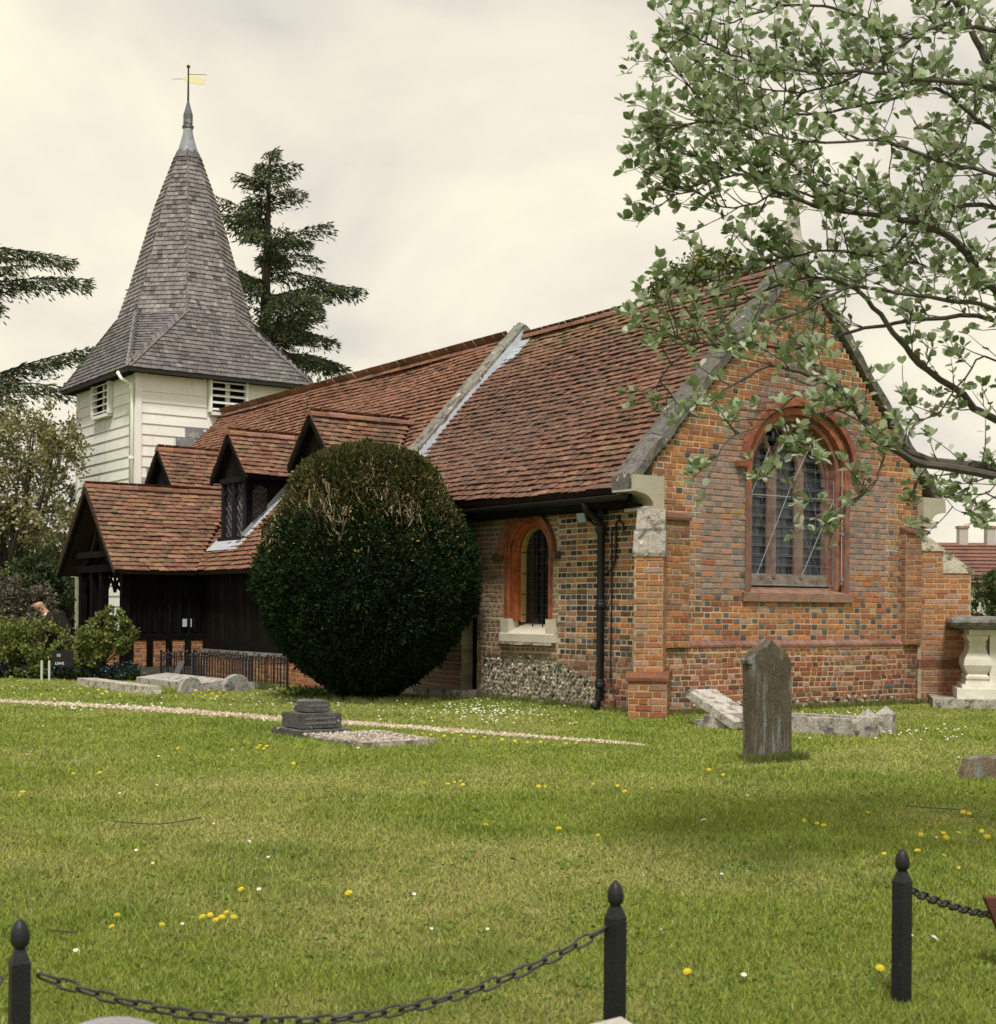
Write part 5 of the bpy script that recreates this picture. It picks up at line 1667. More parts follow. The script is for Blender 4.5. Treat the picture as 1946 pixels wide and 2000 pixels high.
np_object('brown_sprigs', leaf_quads(np.stack([YC.x + r_ * np.cos(a_), YC.y + r_ * np.sin(a_), z_], 1), nunit(nprng.normal(size=(brn, 3)) + [0, -.3, .8]), nprng.uniform(.03, .07, brn), .4), 4, pick([(.30, .20, .05), (.38, .25, .07), (.22, .15, .06)], brn), 'foliage', yew, kind='stuff')
# low skirt of yew sprigs at its foot
n2 = 900
p0 = ground_at(605, 1372)
Cn = np.stack([p0.x + nprng.normal(0, .20, n2), p0.y + nprng.normal(0, .15, n2), nprng.uniform(.02, .16, n2)], 1)
np_object('low_sprigs', leaf_quads(Cn, nunit(nprng.normal(size=(n2, 3)) + [-.6, 0, .5]), nprng.uniform(.04, .08, n2), .4), 4, pick([(.05, .09, .02), (.08, .12, .03)], n2), 'foliage', yew, kind='stuff')

# ---- cedars
def cedar(base, H, R0, label, seed, zmin=2.0, fan=.14):
    r = random.Random(seed); rg = np.random.default_rng(seed)
    t_ = empty('cedar_tree', base, label, 'tree', 'dark cedars behind the tower')
    m = MB(); base = Vector(base)
    m.tube([base, base + ZZ * H * .3, base + ZZ * H * .7, base + ZZ * H * .97 + Vector((.1, 0, 0)), base + ZZ * H + Vector((.3, 0, .0))], [.42, .34, .16, .045, .015], 8, (.06, .05, .04)); 
    tips = []; lim = MB()
    z = zmin
    while z < H - .25:
        f = (H - z) / H
        k = (2 if r.random() < .55 else 1) if f > .10 else 2
        for q in range(k):
            az = r.uniform(0, 2 * math.pi)
            ln = R0 * (f ** .80) * r.uniform(.55, 1.15) + .30
            d = Vector((math.cos(az), math.sin(az), r.uniform(.10, .72)))
            p = base + ZZ * (z + r.uniform(-.15, .15)); pts = [p.copy()]; n = 9
            for i in range(n):
                d = (d + Vector((r.uniform(-.10, .10), r.uniform(-.10, .10), -.05 - .035 * (i / n)))).normalized()
                if i > n - 3: d = (d + Vector((0, 0, .02))).normalized()
                p = p + d * (ln / n); pts.append(p.copy())
            lim.tube(pts, [max(.012, .055 * f * (1 - i / n) + .012) for i in range(n + 1)], 4, (.05, .042, .034), cap=False)
            side = d.cross(ZZ).normalized()
            for i in range(1, n + 1):
                seg = pts[i] - pts[i - 1]
                w_ = ln * fan * math.sin(math.pi * min(1, .15 + .85 * (1 - i / (n + 1)))) + .10
                cnt = int(120 * (seg.length / .5) * (w_ / .5 + .35))
                for _ in range(cnt):
                    x = r.uniform(-1, 1)
                    c = pts[i - 1] + seg * r.random() + side * (x * w_) - ZZ * (abs(x) * w_ * .45 + r.random() ** 2 * .34 - .05)
                    dd = (seg.normalized() * .7 + side * x * .7 + Vector((r.uniform(-.4, .4), r.uniform(-.4, .4), r.uniform(-1.0, .25))))
                    tips.append((c, dd))
        z += r.uniform(.16, .36)
    m.build('trunk', 'bark', t_); lim.build('limbs', 'bark', t_)
    n = len(tips)
    Cn = np.array([tuple(c) for c, d in tips]); Dn = nunit(np.array([tuple(d) for c, d in tips]))
    col = pick([(.028, .050, .026), (.042, .066, .030), (.020, .038, .022), (.085, .10, .034), (.125, .13, .040)], n, .3)
    np_object('crown', leaf_quads(Cn, Dn, rg.uniform(.12, .27, n), .24), 4, col, 'foliage', t_, org=tuple(base))
    return t_
b_ = at(514, 1192, 46); b_.z = 0
cedar(b_, 16.2, 8.2, 'tall dark cedar with drooping boughs rising behind the tower', 5, zmin=4.5)
b_ = at(-250, 1192, 43); b_.z = 0
cedar(b_, 19.5, 10.5, 'cedar at the left edge reaching level boughs towards the tower', 23, zmin=4.0, fan=.085)

# ---- broadleaf trees and shrubs behind
def leafy(name, base, blobs, nleaf, lsize, cols, label, cat='tree', trunk_h=2.0, trunk_r=.18, group=None, flowers=None, limbs=8, shell=.5, droop=0, twig_col=(.05, .042, .034)):
    """blobs: list of (centre, radii); leaves fill ellipsoid shells unevenly"""
    base = Vector(base)
    t_ = empty(name, base, label, cat, group)
    m = MB()
    if trunk_h > 0:
        m.tube([base, base + ZZ * trunk_h * .5, base + ZZ * trunk_h], [trunk_r, trunk_r * .85, trunk_r * .7], 7, twig_col)
    for k in range(limbs):
        c, rr2 = blobs[k % len(blobs)]; c = Vector(c)
        q = c + Vector((U_(-.7, .7) * rr2[0], U_(-.7, .7) * rr2[1], U_(-.3, .8) * rr2[2]))
        s_ = base + ZZ * trunk_h * U_(.6, 1)
        mid = s_.lerp(q, .5) + Vector((U_(-.2, .2), U_(-.2, .2), U_(0, .3)))
        m.tube([s_, mid, q], [trunk_r * .5, trunk_r * .3, trunk_r * .08], 5, twig_col, cap=False)
    if m.v: m.build('trunk' if cat == 'tree' else 'stems', 'bark', t_)
    tot = sum(r[0] * r[1] * r[2] for _, r in blobs) 
    Cs = []
    for c, r in blobs:
        k = int(nleaf * (r[0] * r[1] * r[2]) / tot) + 50
        # clumps inside the blob
        nc = max(6, k // 60)
        cd = nunit(nprng.normal(size=(nc, 3))) * (nprng.random((nc, 1)) ** (1 / 3) * (1 - shell) + shell)
        cl = np.array(tuple(c)) + cd * np.array(r)
        idx = nprng.integers(0, nc, k)
        Cs.append(cl[idx] + nprng.normal(size=(k, 3)) * np.array(r) * .10)
    Cn = np.concatenate(Cs); Cn = Cn[Cn[:, 2] > .02]; k = len(Cn)
    Dn = nunit(nprng.normal(size=(k, 3)) + np.array([0, -.2, .25 - droop]))
    np_object('crown' if cat == 'tree' else 'foliage', leaf_quads(Cn, Dn, nprng.uniform(lsize * .6, lsize * 1.3, k), .62, fold=.08), 4, pick(cols, k, .35), 'foliage', t_, org=tuple(base))
    if flowers:
        fc, fn, fs, zlo = flowers
        sel = Cn[Cn[:, 2] > zlo]
        if len(sel):
            q = sel[nprng.integers(0, len(sel), fn)] + nprng.normal(size=(fn, 3)) * .06
            np_object('blossom', leaf_quads(q, nunit(nprng.normal(size=(fn, 3))), nprng.uniform(fs * .6, fs * 1.2, fn), .8), 4, pick(fc, fn, .15), 'flower', t_, org=tuple(base), kind='stuff')
    return t_
BRONZE = [(.16, .18, .05), (.22, .22, .07), (.21, .17, .08), (.12, .15, .04), (.28, .26, .12)]
b_ = at(20, 1192, 36); b_.z = 0
def wp(px, py, d): return at(px, py, d)
leafy('cherry_tree', b_, [(wp(20, 930, 36), (1.5, 1.4, 1.5)), (wp(95, 900, 35.5), (.85, .9, 1.2)), (wp(-60, 960, 36), (1.4, 1.3, 1.5)), (wp(80, 1040, 35.5), (.9, .9, .9)), (wp(0, 1070, 35.3), (1.2, 1.0, 1.0))], 17000, .10, BRONZE, 'bronze leaved cherry tree with fading pale blossom left of the tower', trunk_h=1.4, limbs=18, flowers=([(.55, .50, .48), (.62, .56, .52), (.45, .38, .36)], 2600, .10, 2.6), shell=.25)
b_ = at(1365, 1192, 34); b_.z = 0
leafy('garden_tree', b_, [(wp(1365, 600, 34), (1.25, 1.3, 1.4)), (wp(1320, 640, 34), (1.1, 1.1, 1.2))], 12000, .12, [(.07, .10, .02), (.10, .13, .03), (.05, .075, .018)], 'green tree with yellow flower tassels showing above the chancel ridge', trunk_h=5.6, trunk_r=.22, limbs=8, flowers=([(.45, .36, .05), (.38, .30, .06)], 1200, .12, 7.8))
b_ = at(95, 1192, 33); b_.z = 0
leafy('evergreen_shrub', b_, [(wp(92, 1180, 33), (.5, .5, .75)), (wp(108, 1235, 33), (.36, .4, .7)), (wp(70, 1150, 33.5), (.7, .6, .6))], 9000, .10, [(.022, .042, .014), (.035, .060, .018), (.05, .08, .025)], 'dark evergreen shrub beside the white tower behind the porch', 'shrub', trunk_h=.3, shell=.6)
b_ = at(20, 1192, 32); b_.z = 0
leafy('tangled_hedge', b_, [(wp(-20, 1215, 32), (1.2, .6, .9)), (wp(45, 1210, 32), (.8, .6, .75)), (wp(-120, 1215, 32), (1.2, .6, .95))], 9000, .09, [(.10, .085, .06), (.15, .125, .095), (.07, .08, .03), (.20, .17, .14)], 'tangled greyish hedge behind the stooping man', 'hedge', trunk_h=.3, shell=.5, limbs=30)
for k, (px, py, d, col) in enumerate(((-60, 1190, 60, 0), (130, 1150, 55, 1))):
    b_ = at(px, 1192, d); b_.z = 0
    leafy('background_tree', b_, [(wp(px, py - 40, d), (3.0, 2.5, 2.2)), (wp(px + 80, py, d), (2.5, 2.5, 2.0)), (wp(px, py + 20, d), (3.2, 2.5, 1.6))], 8000, .28, [(.06, .075, .025), (.09, .09, .04), (.12, .08, .05)], ['far bushy tree filling the gap at the left edge', 'far bushy tree between the cherry and the tower'][k], trunk_h=1.0)

# rose bushes in front of the porch
ROSE = [(.15, .19, .040), (.20, .23, .06), (.11, .155, .035), (.24, .22, .08), (.09, .13, .03)]
b_ = ground_at(45, 1334)
leafy('rose_bush', b_, [(wp(0, 1265, 26.3), (.72, .5, .50)), (wp(75, 1268, 26.3), (.55, .45, .46)), (wp(-80, 1270, 26.5), (.7, .5, .5)), (wp(40, 1305, 26.2), (.9, .4, .28))], 9500, .075, ROSE, 'broad leafy rose bush at the left edge before the man', 'bush', trunk_h=.25, trunk_r=.03, limbs=26, shell=.4)
b_ = ground_at(195, 1336)
leafy('rose_bush', b_, [(wp(190, 1265, 25.6), (.42, .4, .40)), (wp(232, 1250, 25.5), (.34, .35, .36)), (wp(150, 1285, 25.8), (.40, .35, .30)), (wp(212, 1215, 25.5), (.22, .22, .22))], 4800, .075, ROSE, 'leafy rose bush growing against the porch corner', 'bush', trunk_h=.25, trunk_r=.03, limbs=26, shell=.35)
# forget-me-nots
n = 5200
t = nprng.random(n); gx0, gx1 = ground_at(-40, 1338), ground_at(262, 1341)
Cn = np.stack([gx0.x + (gx1.x - gx0.x) * t + nprng.normal(0, .05, n), gx0.y + (gx1.y - gx0.y) * t + nprng.normal(0, .22, n) + .25, np.abs(nprng.normal(.10, .07, n))], 1)
isf = nprng.random(n) < .30
cl = pick([(.045, .075, .03), (.06, .095, .035), (.03, .055, .025)], n); cl[isf] = pick([(.12, .18, .42), (.16, .22, .46), (.22, .28, .50)], isf.sum()); Cn[isf, 2] += .07
fm = np_object('forget_me_nots', leaf_quads(Cn, nunit(nprng.normal(size=(n, 3)) + [0, -.3, .6]), np.where(isf, .045, .08), .7), 4, cl, 'foliage', kind='stuff'); tag(fm, 'low blue forget-me-nots edging the rose bed', 'flowers')

# ---- hedge and house at the right
b_ = at(1990, 1192, 40); b_.z = 0
leafy('clipped_hedge', b_, [(wp(1935, 1130, 40), (.45, .8, .45)), (wp(1935, 1175, 40), (.5, .8, .6)), (wp(1990, 1130, 40), (.8, .8, .55)), (wp(1980, 1180, 40), (.8, .8, .7)), (wp(2060, 1150, 40), (.9, .8, .8))], 15000, .085, [(.035, .062, .020), (.05, .085, .026), (.08, .11, .04)], 'clipped green hedge behind the white chest tomb', 'hedge', trunk_h=.2, shell=.75)
HB = at(1930, 1192, 70); HB.z = 0
house = empty('house', HB, 'distant house with tiled roof and two white capped chimneys', 'house')
def hb(x0, x1, y0, y1, z0, z1, nm, col, mat='paint', par=None):
    m = MB(); m.box(HB + Vector(((x0 + x1) / 2, (y0 + y1) / 2, (z0 + z1) / 2)), Vector(((x1 - x0) / 2, 0, 0)), Vector((0, (y1 - y0) / 2, 0)), Vector((0, 0, (z1 - z0) / 2)), col); return m.build(nm, mat, par or house)
hb(-2.4, 9, 0, 5, 0, 3.0, 'wall', (.5, .47, .4))
def hz(py): return at(1930, py, 70).z
rz0, rz1 = hz(1125), hz(1042)
A_, B_, C_, D_ = [HB + v_ for v_ in (Vector((-2.9, -.4, rz0)), Vector((9.4, -.4, rz0)), Vector((9.4, 2.2, rz1)), Vector((-2.2, 2.2, rz1)))]
m = MB(); m.prism([A_, B_, C_, D_], Vector((0, .1, -.15)), (.16, .085, .065)); m.prism([D_, C_, C_ + Vector((0, 2.6, -(rz1 - rz0))), D_ + Vector((0, 2.6, -(rz1 - rz0)))], Vector((0, -.1, -.15)), (.16, .085, .065)); hr = m.build('roof', 'tile', house)
rows = 11
for k in range(rows):
    q0, q1 = A_.lerp(D_, k / rows), B_.lerp(C_, k / rows); r0, r1 = A_.lerp(D_, (k + 1.15) / rows), B_.lerp(C_, (k + 1.15) / rows); o_ = Vector((0, -.03, .07))
    m = MB(); m.prism([q0 + o_, q1 + o_, r1, r0], Vector((0, 0, -.03)), jit((.19, .095, .07), .12)); m.build('tile_course', 'tile', hr)
for x_ in (-.55, .85):
    cc_ = hb(x_ - .22, x_ + .22, 2.0, 2.5, rz1 - .5, rz1 + .75, 'chimney', (.42, .38, .36))
    hb(x_ - .27, x_ + .27, 1.95, 2.55, rz1 + .75, rz1 + .87, 'chimney_cap', (.30, .14, .10), 'paint', cc_)
m = MB(); m.prism([HB + Vector((.4, -.5, rz0 + .4)), HB + Vector((2.6, -.5, rz0 + .4)), HB + Vector((1.5, -.5, rz0 + 1.35))], Vector((0, 2.0, 0)), (.72, .70, .65)); m.build('dormer_gable', 'paint', house)
m = MB(); m.bar(HB + Vector((-.2, -.6, rz0 - .2)), HB + Vector((1.5, -.6, rz0 + 1.0)), .3, .12, (.28, .11, .07)); m.build('gable_roof_edge', 'tile', house)
# fields end in a far hedge line so that the lawn never meets the sky bare
for k, (x0, x1) in enumerate(((-90, -28), (-28, 34), (34, 96))):
    b_ = Vector(((x0 + x1) / 2, 95, 0))
    leafy('field_hedge', b_, [(Vector((lerp(x0, x1, (i + .5) / 8), 95 + U_(-1, 1), U_(.9, 1.6))), (5.0, 1.5, U_(1.3, 2.4))) for i in range(8)], 5000, .55, [(.05, .07, .022), (.075, .09, .03), (.06, .06, .03)], ['far hedge behind the tower side of the church', 'far hedge hidden behind the church', 'far hedge behind the house side of the churchyard'][k], 'hedge', trunk_h=0, limbs=0, shell=.5)

# ================================================================== the stooping man behind the roses
def skin_body(name, verts, edges, radii, mat, parent, org, root=0, sub=2, colr=(1, 1, 1)):
    me = bpy.data.meshes.new(name); me.from_pydata([tuple(Vector(v) - Vector(org)) for v in verts], edges, [])
    o = bpy.data.objects.new(name, me); COL.objects.link(o)
    md = o.modifiers.new('skin', 'SKIN'); md.use_smooth_shade = True
    for i, r in enumerate(radii): 
        sv = me.skin_vertices[0].data[i]; sv.radius = (r, r) if not isinstance(r, tuple) else r; sv.use_root = (i == root)
    sb = o.modifiers.new('sub', 'SUBSURF'); sb.levels = sub; sb.render_levels = sub
    dg = bpy.context.evaluated_depsgraph_get(); em = bpy.data.meshes.new_from_object(o.evaluated_get(dg))
    bpy.data.objects.remove(o); bpy.data.meshes.remove(me)
    a = em.attributes.new('Col', 'FLOAT_COLOR', 'FACE'); arr = np.ones((len(em.polygons), 4), dtype=np.float32); arr[:, :3] = colr; a.data.foreach_set('color', arr.ravel())
    em.materials.clear(); em.materials.append(MATS[mat]); em.name = name
    em.polygons.foreach_set('use_smooth', [True] * len(em.polygons))
    o = bpy.data.objects.new(name, em); link(o, parent, org); return o
MB0 = at(100, 1192, 27.4); MB0.z = 0
def mp(x, y, z): return MB0 + Vector((x, y, z))
HDC = at(76, 1197, 27.4)      # middle of the head
hx, hz_ = HDC.x - MB0.x, HDC.z
person = empty('person', MB0, 'bald man in a dark jacket stooping behind the rose bush', 'person')
hip = (.30, 0, .86); chest = (.10, 0, 1.10); neck = (-.08, 0, 1.19)
bv = [hip, (.22, 0, .98), chest, neck, (hx + .04, 0, hz_ - .06), (hx - .005, 0, hz_ + .01), (hx - .02, 0, hz_ + .07),
      (.31, -.10, .80), (.27, -.11, .45), (.33, -.11, .07), (.22, -.13, .03), (.31, .10, .80), (.24, .11, .45), (.30, .11, .07), (.19, .13, .03),
      (.06, -.20, 1.10), (-.02, -.25, .84), (-.14, -.20, .64), (-.18, -.18, .56), (.06, .20, 1.10), (-.04, .25, .84), (-.16, .20, .66), (-.20, .18, .58)]
be = [(0, 1), (1, 2), (2, 3), (3, 4), (4, 5), (5, 6), (0, 7), (7, 8), (8, 9), (9, 10), (0, 11), (11, 12), (12, 13), (13, 14), (2, 15), (15, 16), (16, 17), (17, 18), (2, 19), (19, 20), (20, 21), (21, 22)]
br = [.11, .11, .11, .065, .085, .112, .088, .07, .055, .042, .04, .07, .055, .042, .04, .045, .04, .035, .03, .045, .04, .035, .03]
body = skin_body('body', [mp(*v) for v in bv], be, br, 'skin', person, MB0, 0, 2, (.46, .25, .175))
jv = [(.27, 0, .84), (.22, 0, .98), (.10, 0, 1.12), (-.045, 0, 1.185), (.06, -.21, 1.10), (-.02, -.26, .84), (-.13, -.205, .66), (.06, .21, 1.10), (-.04, .26, .84), (-.15, .205, .68)]
skin_body('jacket', [mp(*v) for v in jv], [(0, 1), (1, 2), (2, 3), (2, 4), (4, 5), (5, 6), (2, 7), (7, 8), (8, 9)], [.17, .185, .205, .10, .115, .085, .06, .115, .085, .06], 'cloth', person, MB0, 1, 2, (.018, .013, .013))
tv = [(.30, 0, .86), (.31, -.10, .78), (.27, -.11, .45), (.33, -.11, .12), (.31, .10, .78), (.24, .11, .45), (.30, .11, .12)]
skin_body('trousers', [mp(*v) for v in tv], [(0, 1), (1, 2), (2, 3), (0, 4), (4, 5), (5, 6)], [.15, .11, .085, .07, .11, .085, .07], 'cloth', person, MB0, 0, 2, (.03, .03, .04))
for s in (-1, 1):
    m = MB(); m.lathe(mp(hx + .02, s * .098, hz_ - .025), [(.006, -.035), (.020, -.02), (.024, .01), (.015, .035)], 6, (.42, .20, .14)); m.build('ear', 'skin', person, smooth=True)
    m = MB(); m.lathe(mp(hx - .088, s * .038, hz_ + .025), [(.002, -.010), (.011, 0), (.002, .010)], 6, (.03, .02, .02)); m.build('eye', 'skin', person)
m = MB(); m.tube([mp(hx - .10, 0, hz_ + .02), mp(hx - .125, 0, hz_ - .02), mp(hx - .10, 0, hz_ - .03)], [.012, .018, .010], 6, (.46, .24, .17)); m.build('nose', 'skin', person, smooth=True)
m = MB(); m.tube([mp(hx - .088, -.025, hz_ - .062), mp(hx - .097, 0, hz_ - .060), mp(hx - .088, .025, hz_ - .062)], .006, 5, (.30, .10, .09)); m.build('mouth', 'skin', person)
m = MB(); m.tube([mp(-.07, -.05, 1.19), mp(-.10, -.09, 1.15), mp(-.09, -.10, 1.09)], .022, 6, (.70, .70, .70)); m.build('shirt_collar', 'cloth', person)
m = MB()
for k in range(60):
    a_ = U_(-1.3, 1.3); s = rnd.choice((-1, 1)); c_ = mp(hx + .065 + U_(-.02, .03), s * .085, hz_ + U_(-.03, .03)); m.tube([c_, c_ + Vector((.02, s * .012, -.02))], .003, 3, (.40, .38, .36))
m.build('hair', 'cloth', person, kind='stuff')

# ================================================================== sign among the roses
def text_mesh(s, size, P, xdir, ydir, col, name, mat, parent):
    cu = bpy.data.curves.new(name, 'FONT'); cu.body = s; cu.size = size; cu.extrude = .003
    o = bpy.data.objects.new(name, cu); COL.objects.link(o)
    dg = bpy.context.evaluated_depsgraph_get(); me = bpy.data.meshes.new_from_object(o.evaluated_get(dg)); bpy.data.objects.remove(o)
    n_ = Vector(xdir).cross(Vector(ydir))
    for v in me.vertices: v.co = Vector(xdir) * v.co.x + Vector(ydir) * v.co.y + n_ * v.co.z
    a = me.attributes.new('Col', 'FLOAT_COLOR', 'FACE'); arr = np.ones((len(me.polygons), 4), dtype=np.float32); arr[:, :3] = col; a.data.foreach_set('color', arr.ravel())
    me.materials.clear(); me.materials.append(MATS[mat])
    o = bpy.data.objects.new(name, me); link(o, parent, P); return o
SP = at(124, 1300, 25.42)
sg = empty('notice_board', Vector((SP.x, SP.y, 0)), 'black notice board with white letters half hidden in the rose bushes', 'sign')
m = MB(); m.box(SP, Vector((.19, 0, 0)), Vector((0, .012, 0)), Vector((0, 0, .14)), (.010, .010, .010)); m.build('board', 'paint', sg)
m = MB()
for x_ in (-.235, -.37): m.box(Vector((SP.x + x_, SP.y, .17)), Vector((.018, 0, 0)), Vector((0, .018, 0)), Vector((0, 0, .19)), (.50, .48, .42))
m.build('stake', 'paint', sg)
text_mesh('10', .075, SP + Vector((-.11, -.016, .035)), (1, 0, 0), (0, 0, 1), (.75, .75, .72), 'lettering', 'paint', sg)
text_mesh('LEWS', .065, SP + Vector((-.13, -.016, -.105)), (1, 0, 0), (0, 0, 1), (.75, .75, .72), 'lettering', 'paint', sg)

# ================================================================== the whitebeam leaning in from the right
wb_base = Vector((4.15, 7.6, 0))
wb = empty('whitebeam_tree', wb_base, 'whitebeam with pale green leaves hanging in from the upper right', 'tree')
BRK = (.085, .075, .065)
bm_ = MB()
bm_.tube([wb_base, wb_base + Vector((.02, .0, 1.2)), wb_base + Vector((-.05, .05, 2.3)), wb_base + Vector((.1, .1, 3.4)), wb_base + Vector((.3, .2, 5.0)), wb_base + Vector((.3, .2, 6.2))], [.24, .20, .18, .14, .09, .03], 12, BRK)
twigs = []
def path_pts(px): return [at(max(a, 1268 + (a - 1250) * .5) if a < 1400 else a, b, c) for a, b, c in px]
def smooth(pts, k=4):
    res = []
    n = len(pts)
    for i in range(n - 1):
        p0, p1, p2, p3 = pts[max(i - 1, 0)], pts[i], pts[i + 1], pts[min(i + 2, n - 1)]
        for j in range(k):
            t = j / k
            res.append(.5 * ((2 * p1) + (p2 - p0) * t + (2 * p0 - 5 * p1 + 4 * p2 - p3) * t * t + (3 * p1 - p0 - 3 * p2 + p3) * t ** 3))
    res.append(pts[-1]); return res
def trunk_at(z): return wb_base + Vector((.08 * z - .1, .03 * z, z))
LIMBS = [
 # (pixels with depth along the limb, start height on trunk, start radius, end radius, twig density)
 ([(1946, 905, 7.0), (1865, 893, 6.9), (1790, 880, 6.8), (1735, 850, 6.7), (1690, 812, 6.7), (1655, 775, 6.7), (1620, 730, 6.7), (1588, 712, 6.7)], 1.7, .050, .012, .6),
 ([(1946, 918, 6.9), (1800, 892, 6.7), (1720, 850, 6.6), (1650, 770, 6.5), (1600, 735, 6.5), (1510, 706, 6.4), (1440, 735, 6.4), (1380, 775, 6.4)], 1.65, .042, .006, 1.3),
 ([(1946, 557, 7.2), (1864, 462, 7.1), (1788, 426, 7.0), (1711, 410, 6.9), (1609, 398, 6.8), (1507, 366, 6.7), (1445, 328, 6.7), (1350, 300, 6.7)], 2.6, .045, .006, 1.4),
 ([(1946, 808, 7.4), (1875, 756, 7.3), (1788, 695, 7.2), (1737, 636, 7.1), (1685, 573, 7.1), (1634, 542, 7.0), (1560, 536, 7.0), (1480, 560, 6.9), (1420, 600, 6.9)], 2.0, .038, .007, 1.0),
 ([(1946, 393, 7.6), (1840, 392, 7.5), (1760, 393, 7.4), (1660, 372, 7.3), (1560, 330, 7.3), (1470, 270, 7.2), (1400, 250, 7.2)], 3.0, .026, .006, 1.4),
 ([(1946, 160, 7.0), (1839, 148, 7.0), (1760, 140, 6.9), (1685, 128, 6.8), (1590, 132, 6.8), (1480, 120, 6.8), (1390, 90, 6.8), (1330, 60, 6.8)], 3.8, .028, .006, 1.5),
 ([(1990, 260, 7.3), (1946, 180, 7.3), (1900, 80, 7.3), (1854, 0, 7.3), (1800, -90, 7.4)], 3.3, .045, .02, .8),
 ([(1946, 248, 7.8), (1870, 200, 7.8), (1813, 158, 7.7), (1730, 180, 7.6), (1640, 200, 7.6), (1540, 215, 7.6), (1440, 195, 7.6), (1360, 190, 7.5), (1290, 110, 7.5)], 3.4, .024, .005, 1.6),
 ([(1946, 46, 7.1), (1860, 42, 7.1), (1788, 46, 7.0), (1700, 110, 7.0), (1600, 160, 6.9), (1500, 170, 6.9), (1400, 140, 6.9)], 4.2, .024, .005, 1.4),
 ([(1900, -60, 7.5), (1780, 60, 7.4), (1660, 20, 7.4), (1568, 0, 7.4), (1480, 10, 7.4), (1400, 40, 7.4), (1345, 20, 7.4)], 4.6, .022, .005, 1.2),
 ([(1946, 593, 7.0), (1850, 575, 6.9), (1762, 562, 6.8), (1660, 549, 6.8), (1570, 590, 6.7), (1490, 625, 6.7), (1410, 665, 6.7), (1330, 660, 6.6), (1270, 640, 6.6)], 2.3, .022, .005, 1.5),
 ([(1946, 615, 7.6), (1813, 608, 7.5), (1740, 620, 7.4), (1660, 636, 7.4), (1558, 669, 7.3), (1470, 668, 7.3), (1394, 664, 7.2), (1310, 700, 7.2), (1262, 755, 7.2)], 2.2, .024, .005, 1.5),
 ([(1760, 445, 7.1), (1711, 485, 7.0), (1610, 480, 6.9), (1507, 496, 6.9), (1430, 520, 6.8), (1353, 545, 6.8), (1277, 572, 6.7)], None, .014, .005, 1.8),
 ([(1640, 400, 6.8), (1540, 360, 6.8), (1456, 332, 6.7), (1380, 345, 6.7), (1302, 365, 6.7), (1255, 275, 6.7)], None, .013, .004, 1.6),
 ([(1500, 370, 6.7), (1420, 400, 6.7), (1340, 370, 6.6), (1290, 385, 6.6)], None, .010, .004, 1.6),
 ([(1735, 848, 6.7), (1722, 880, 6.7), (1708, 925, 6.6), (1680, 960, 6.6), (1650, 985, 6.6)], None, .009, .003, 1.8),
 ([(1660, 775, 6.6), (1610, 800, 6.5), (1560, 830, 6.5), (1530, 870, 6.4), (1510, 905, 6.4)], None, .010, .003, 1.8),
 ([(1600, 735, 6.5), (1540, 770, 6.4), (1480, 820, 6.4), (1420, 850, 6.3), (1385, 900, 6.3)], None, .010, .003, 1.6),
 ([(1946, 690, 7.3), (1880, 720, 7.2), (1830, 790, 7.2), (1770, 830, 7.1), (1800, 920, 7.1), (1880, 990, 7.1)], 1.9, .012, .003, 1.0),
 ([(1946, 960, 6.8), (1930, 945, 6.8), (1895, 970, 6.8), (1900, 1005, 6.8)], 1.6, .010, .003, 1.2),
 ([(1946, 330, 6.6), (1850, 310, 6.6), (1770, 280, 6.6), (1700, 262, 6.5), (1600, 270, 6.5), (1500, 255, 6.5), (1400, 230, 6.4), (1300, 240, 6.4)], 3.0, .020, .005, 1.5),
 ([(1946, 490, 8.2), (1850, 520, 8.1), (1770, 500, 8.0), (1690, 520, 8.0), (1600, 600, 7.9)], 2.7, .018, .005, 1.3),
 ([(1946, 110, 8.2), (1880, 230, 8.1), (1830, 330, 8.0), (1780, 440, 8.0), (1750, 520, 8.0)], 3.6, .018, .006, 1.2),
]
def add_twig(p, d, ln, r0, level):
    """thin twig with leaf stations"""
    pts = [p.copy()]; n = 4; q = p.copy(); dd = d.normalized()
    for i in range(n):
        dd = (dd + Vector((U_(-.22, .22), U_(-.22, .22), U_(-.16, .22)))).normalized(); q = q + dd * (ln / n); pts.append(q.copy())
    bm_.tube(pts, [lerp(r0, .0016, i / n) for i in range(n + 1)], 4, (.075, .06, .05), cap=False)
    twigs.append((pts, dd.copy()))
    if level > 0:
        for k in range(rnd.randint(1, 2)):
            i = rnd.randint(1, n - 1)
            add_twig(pts[i], (dd + Vector((U_(-.8, .8), U_(-.8, .8), U_(-.4, .8)))), ln * U_(.45, .75), r0 * .6, level - 1)
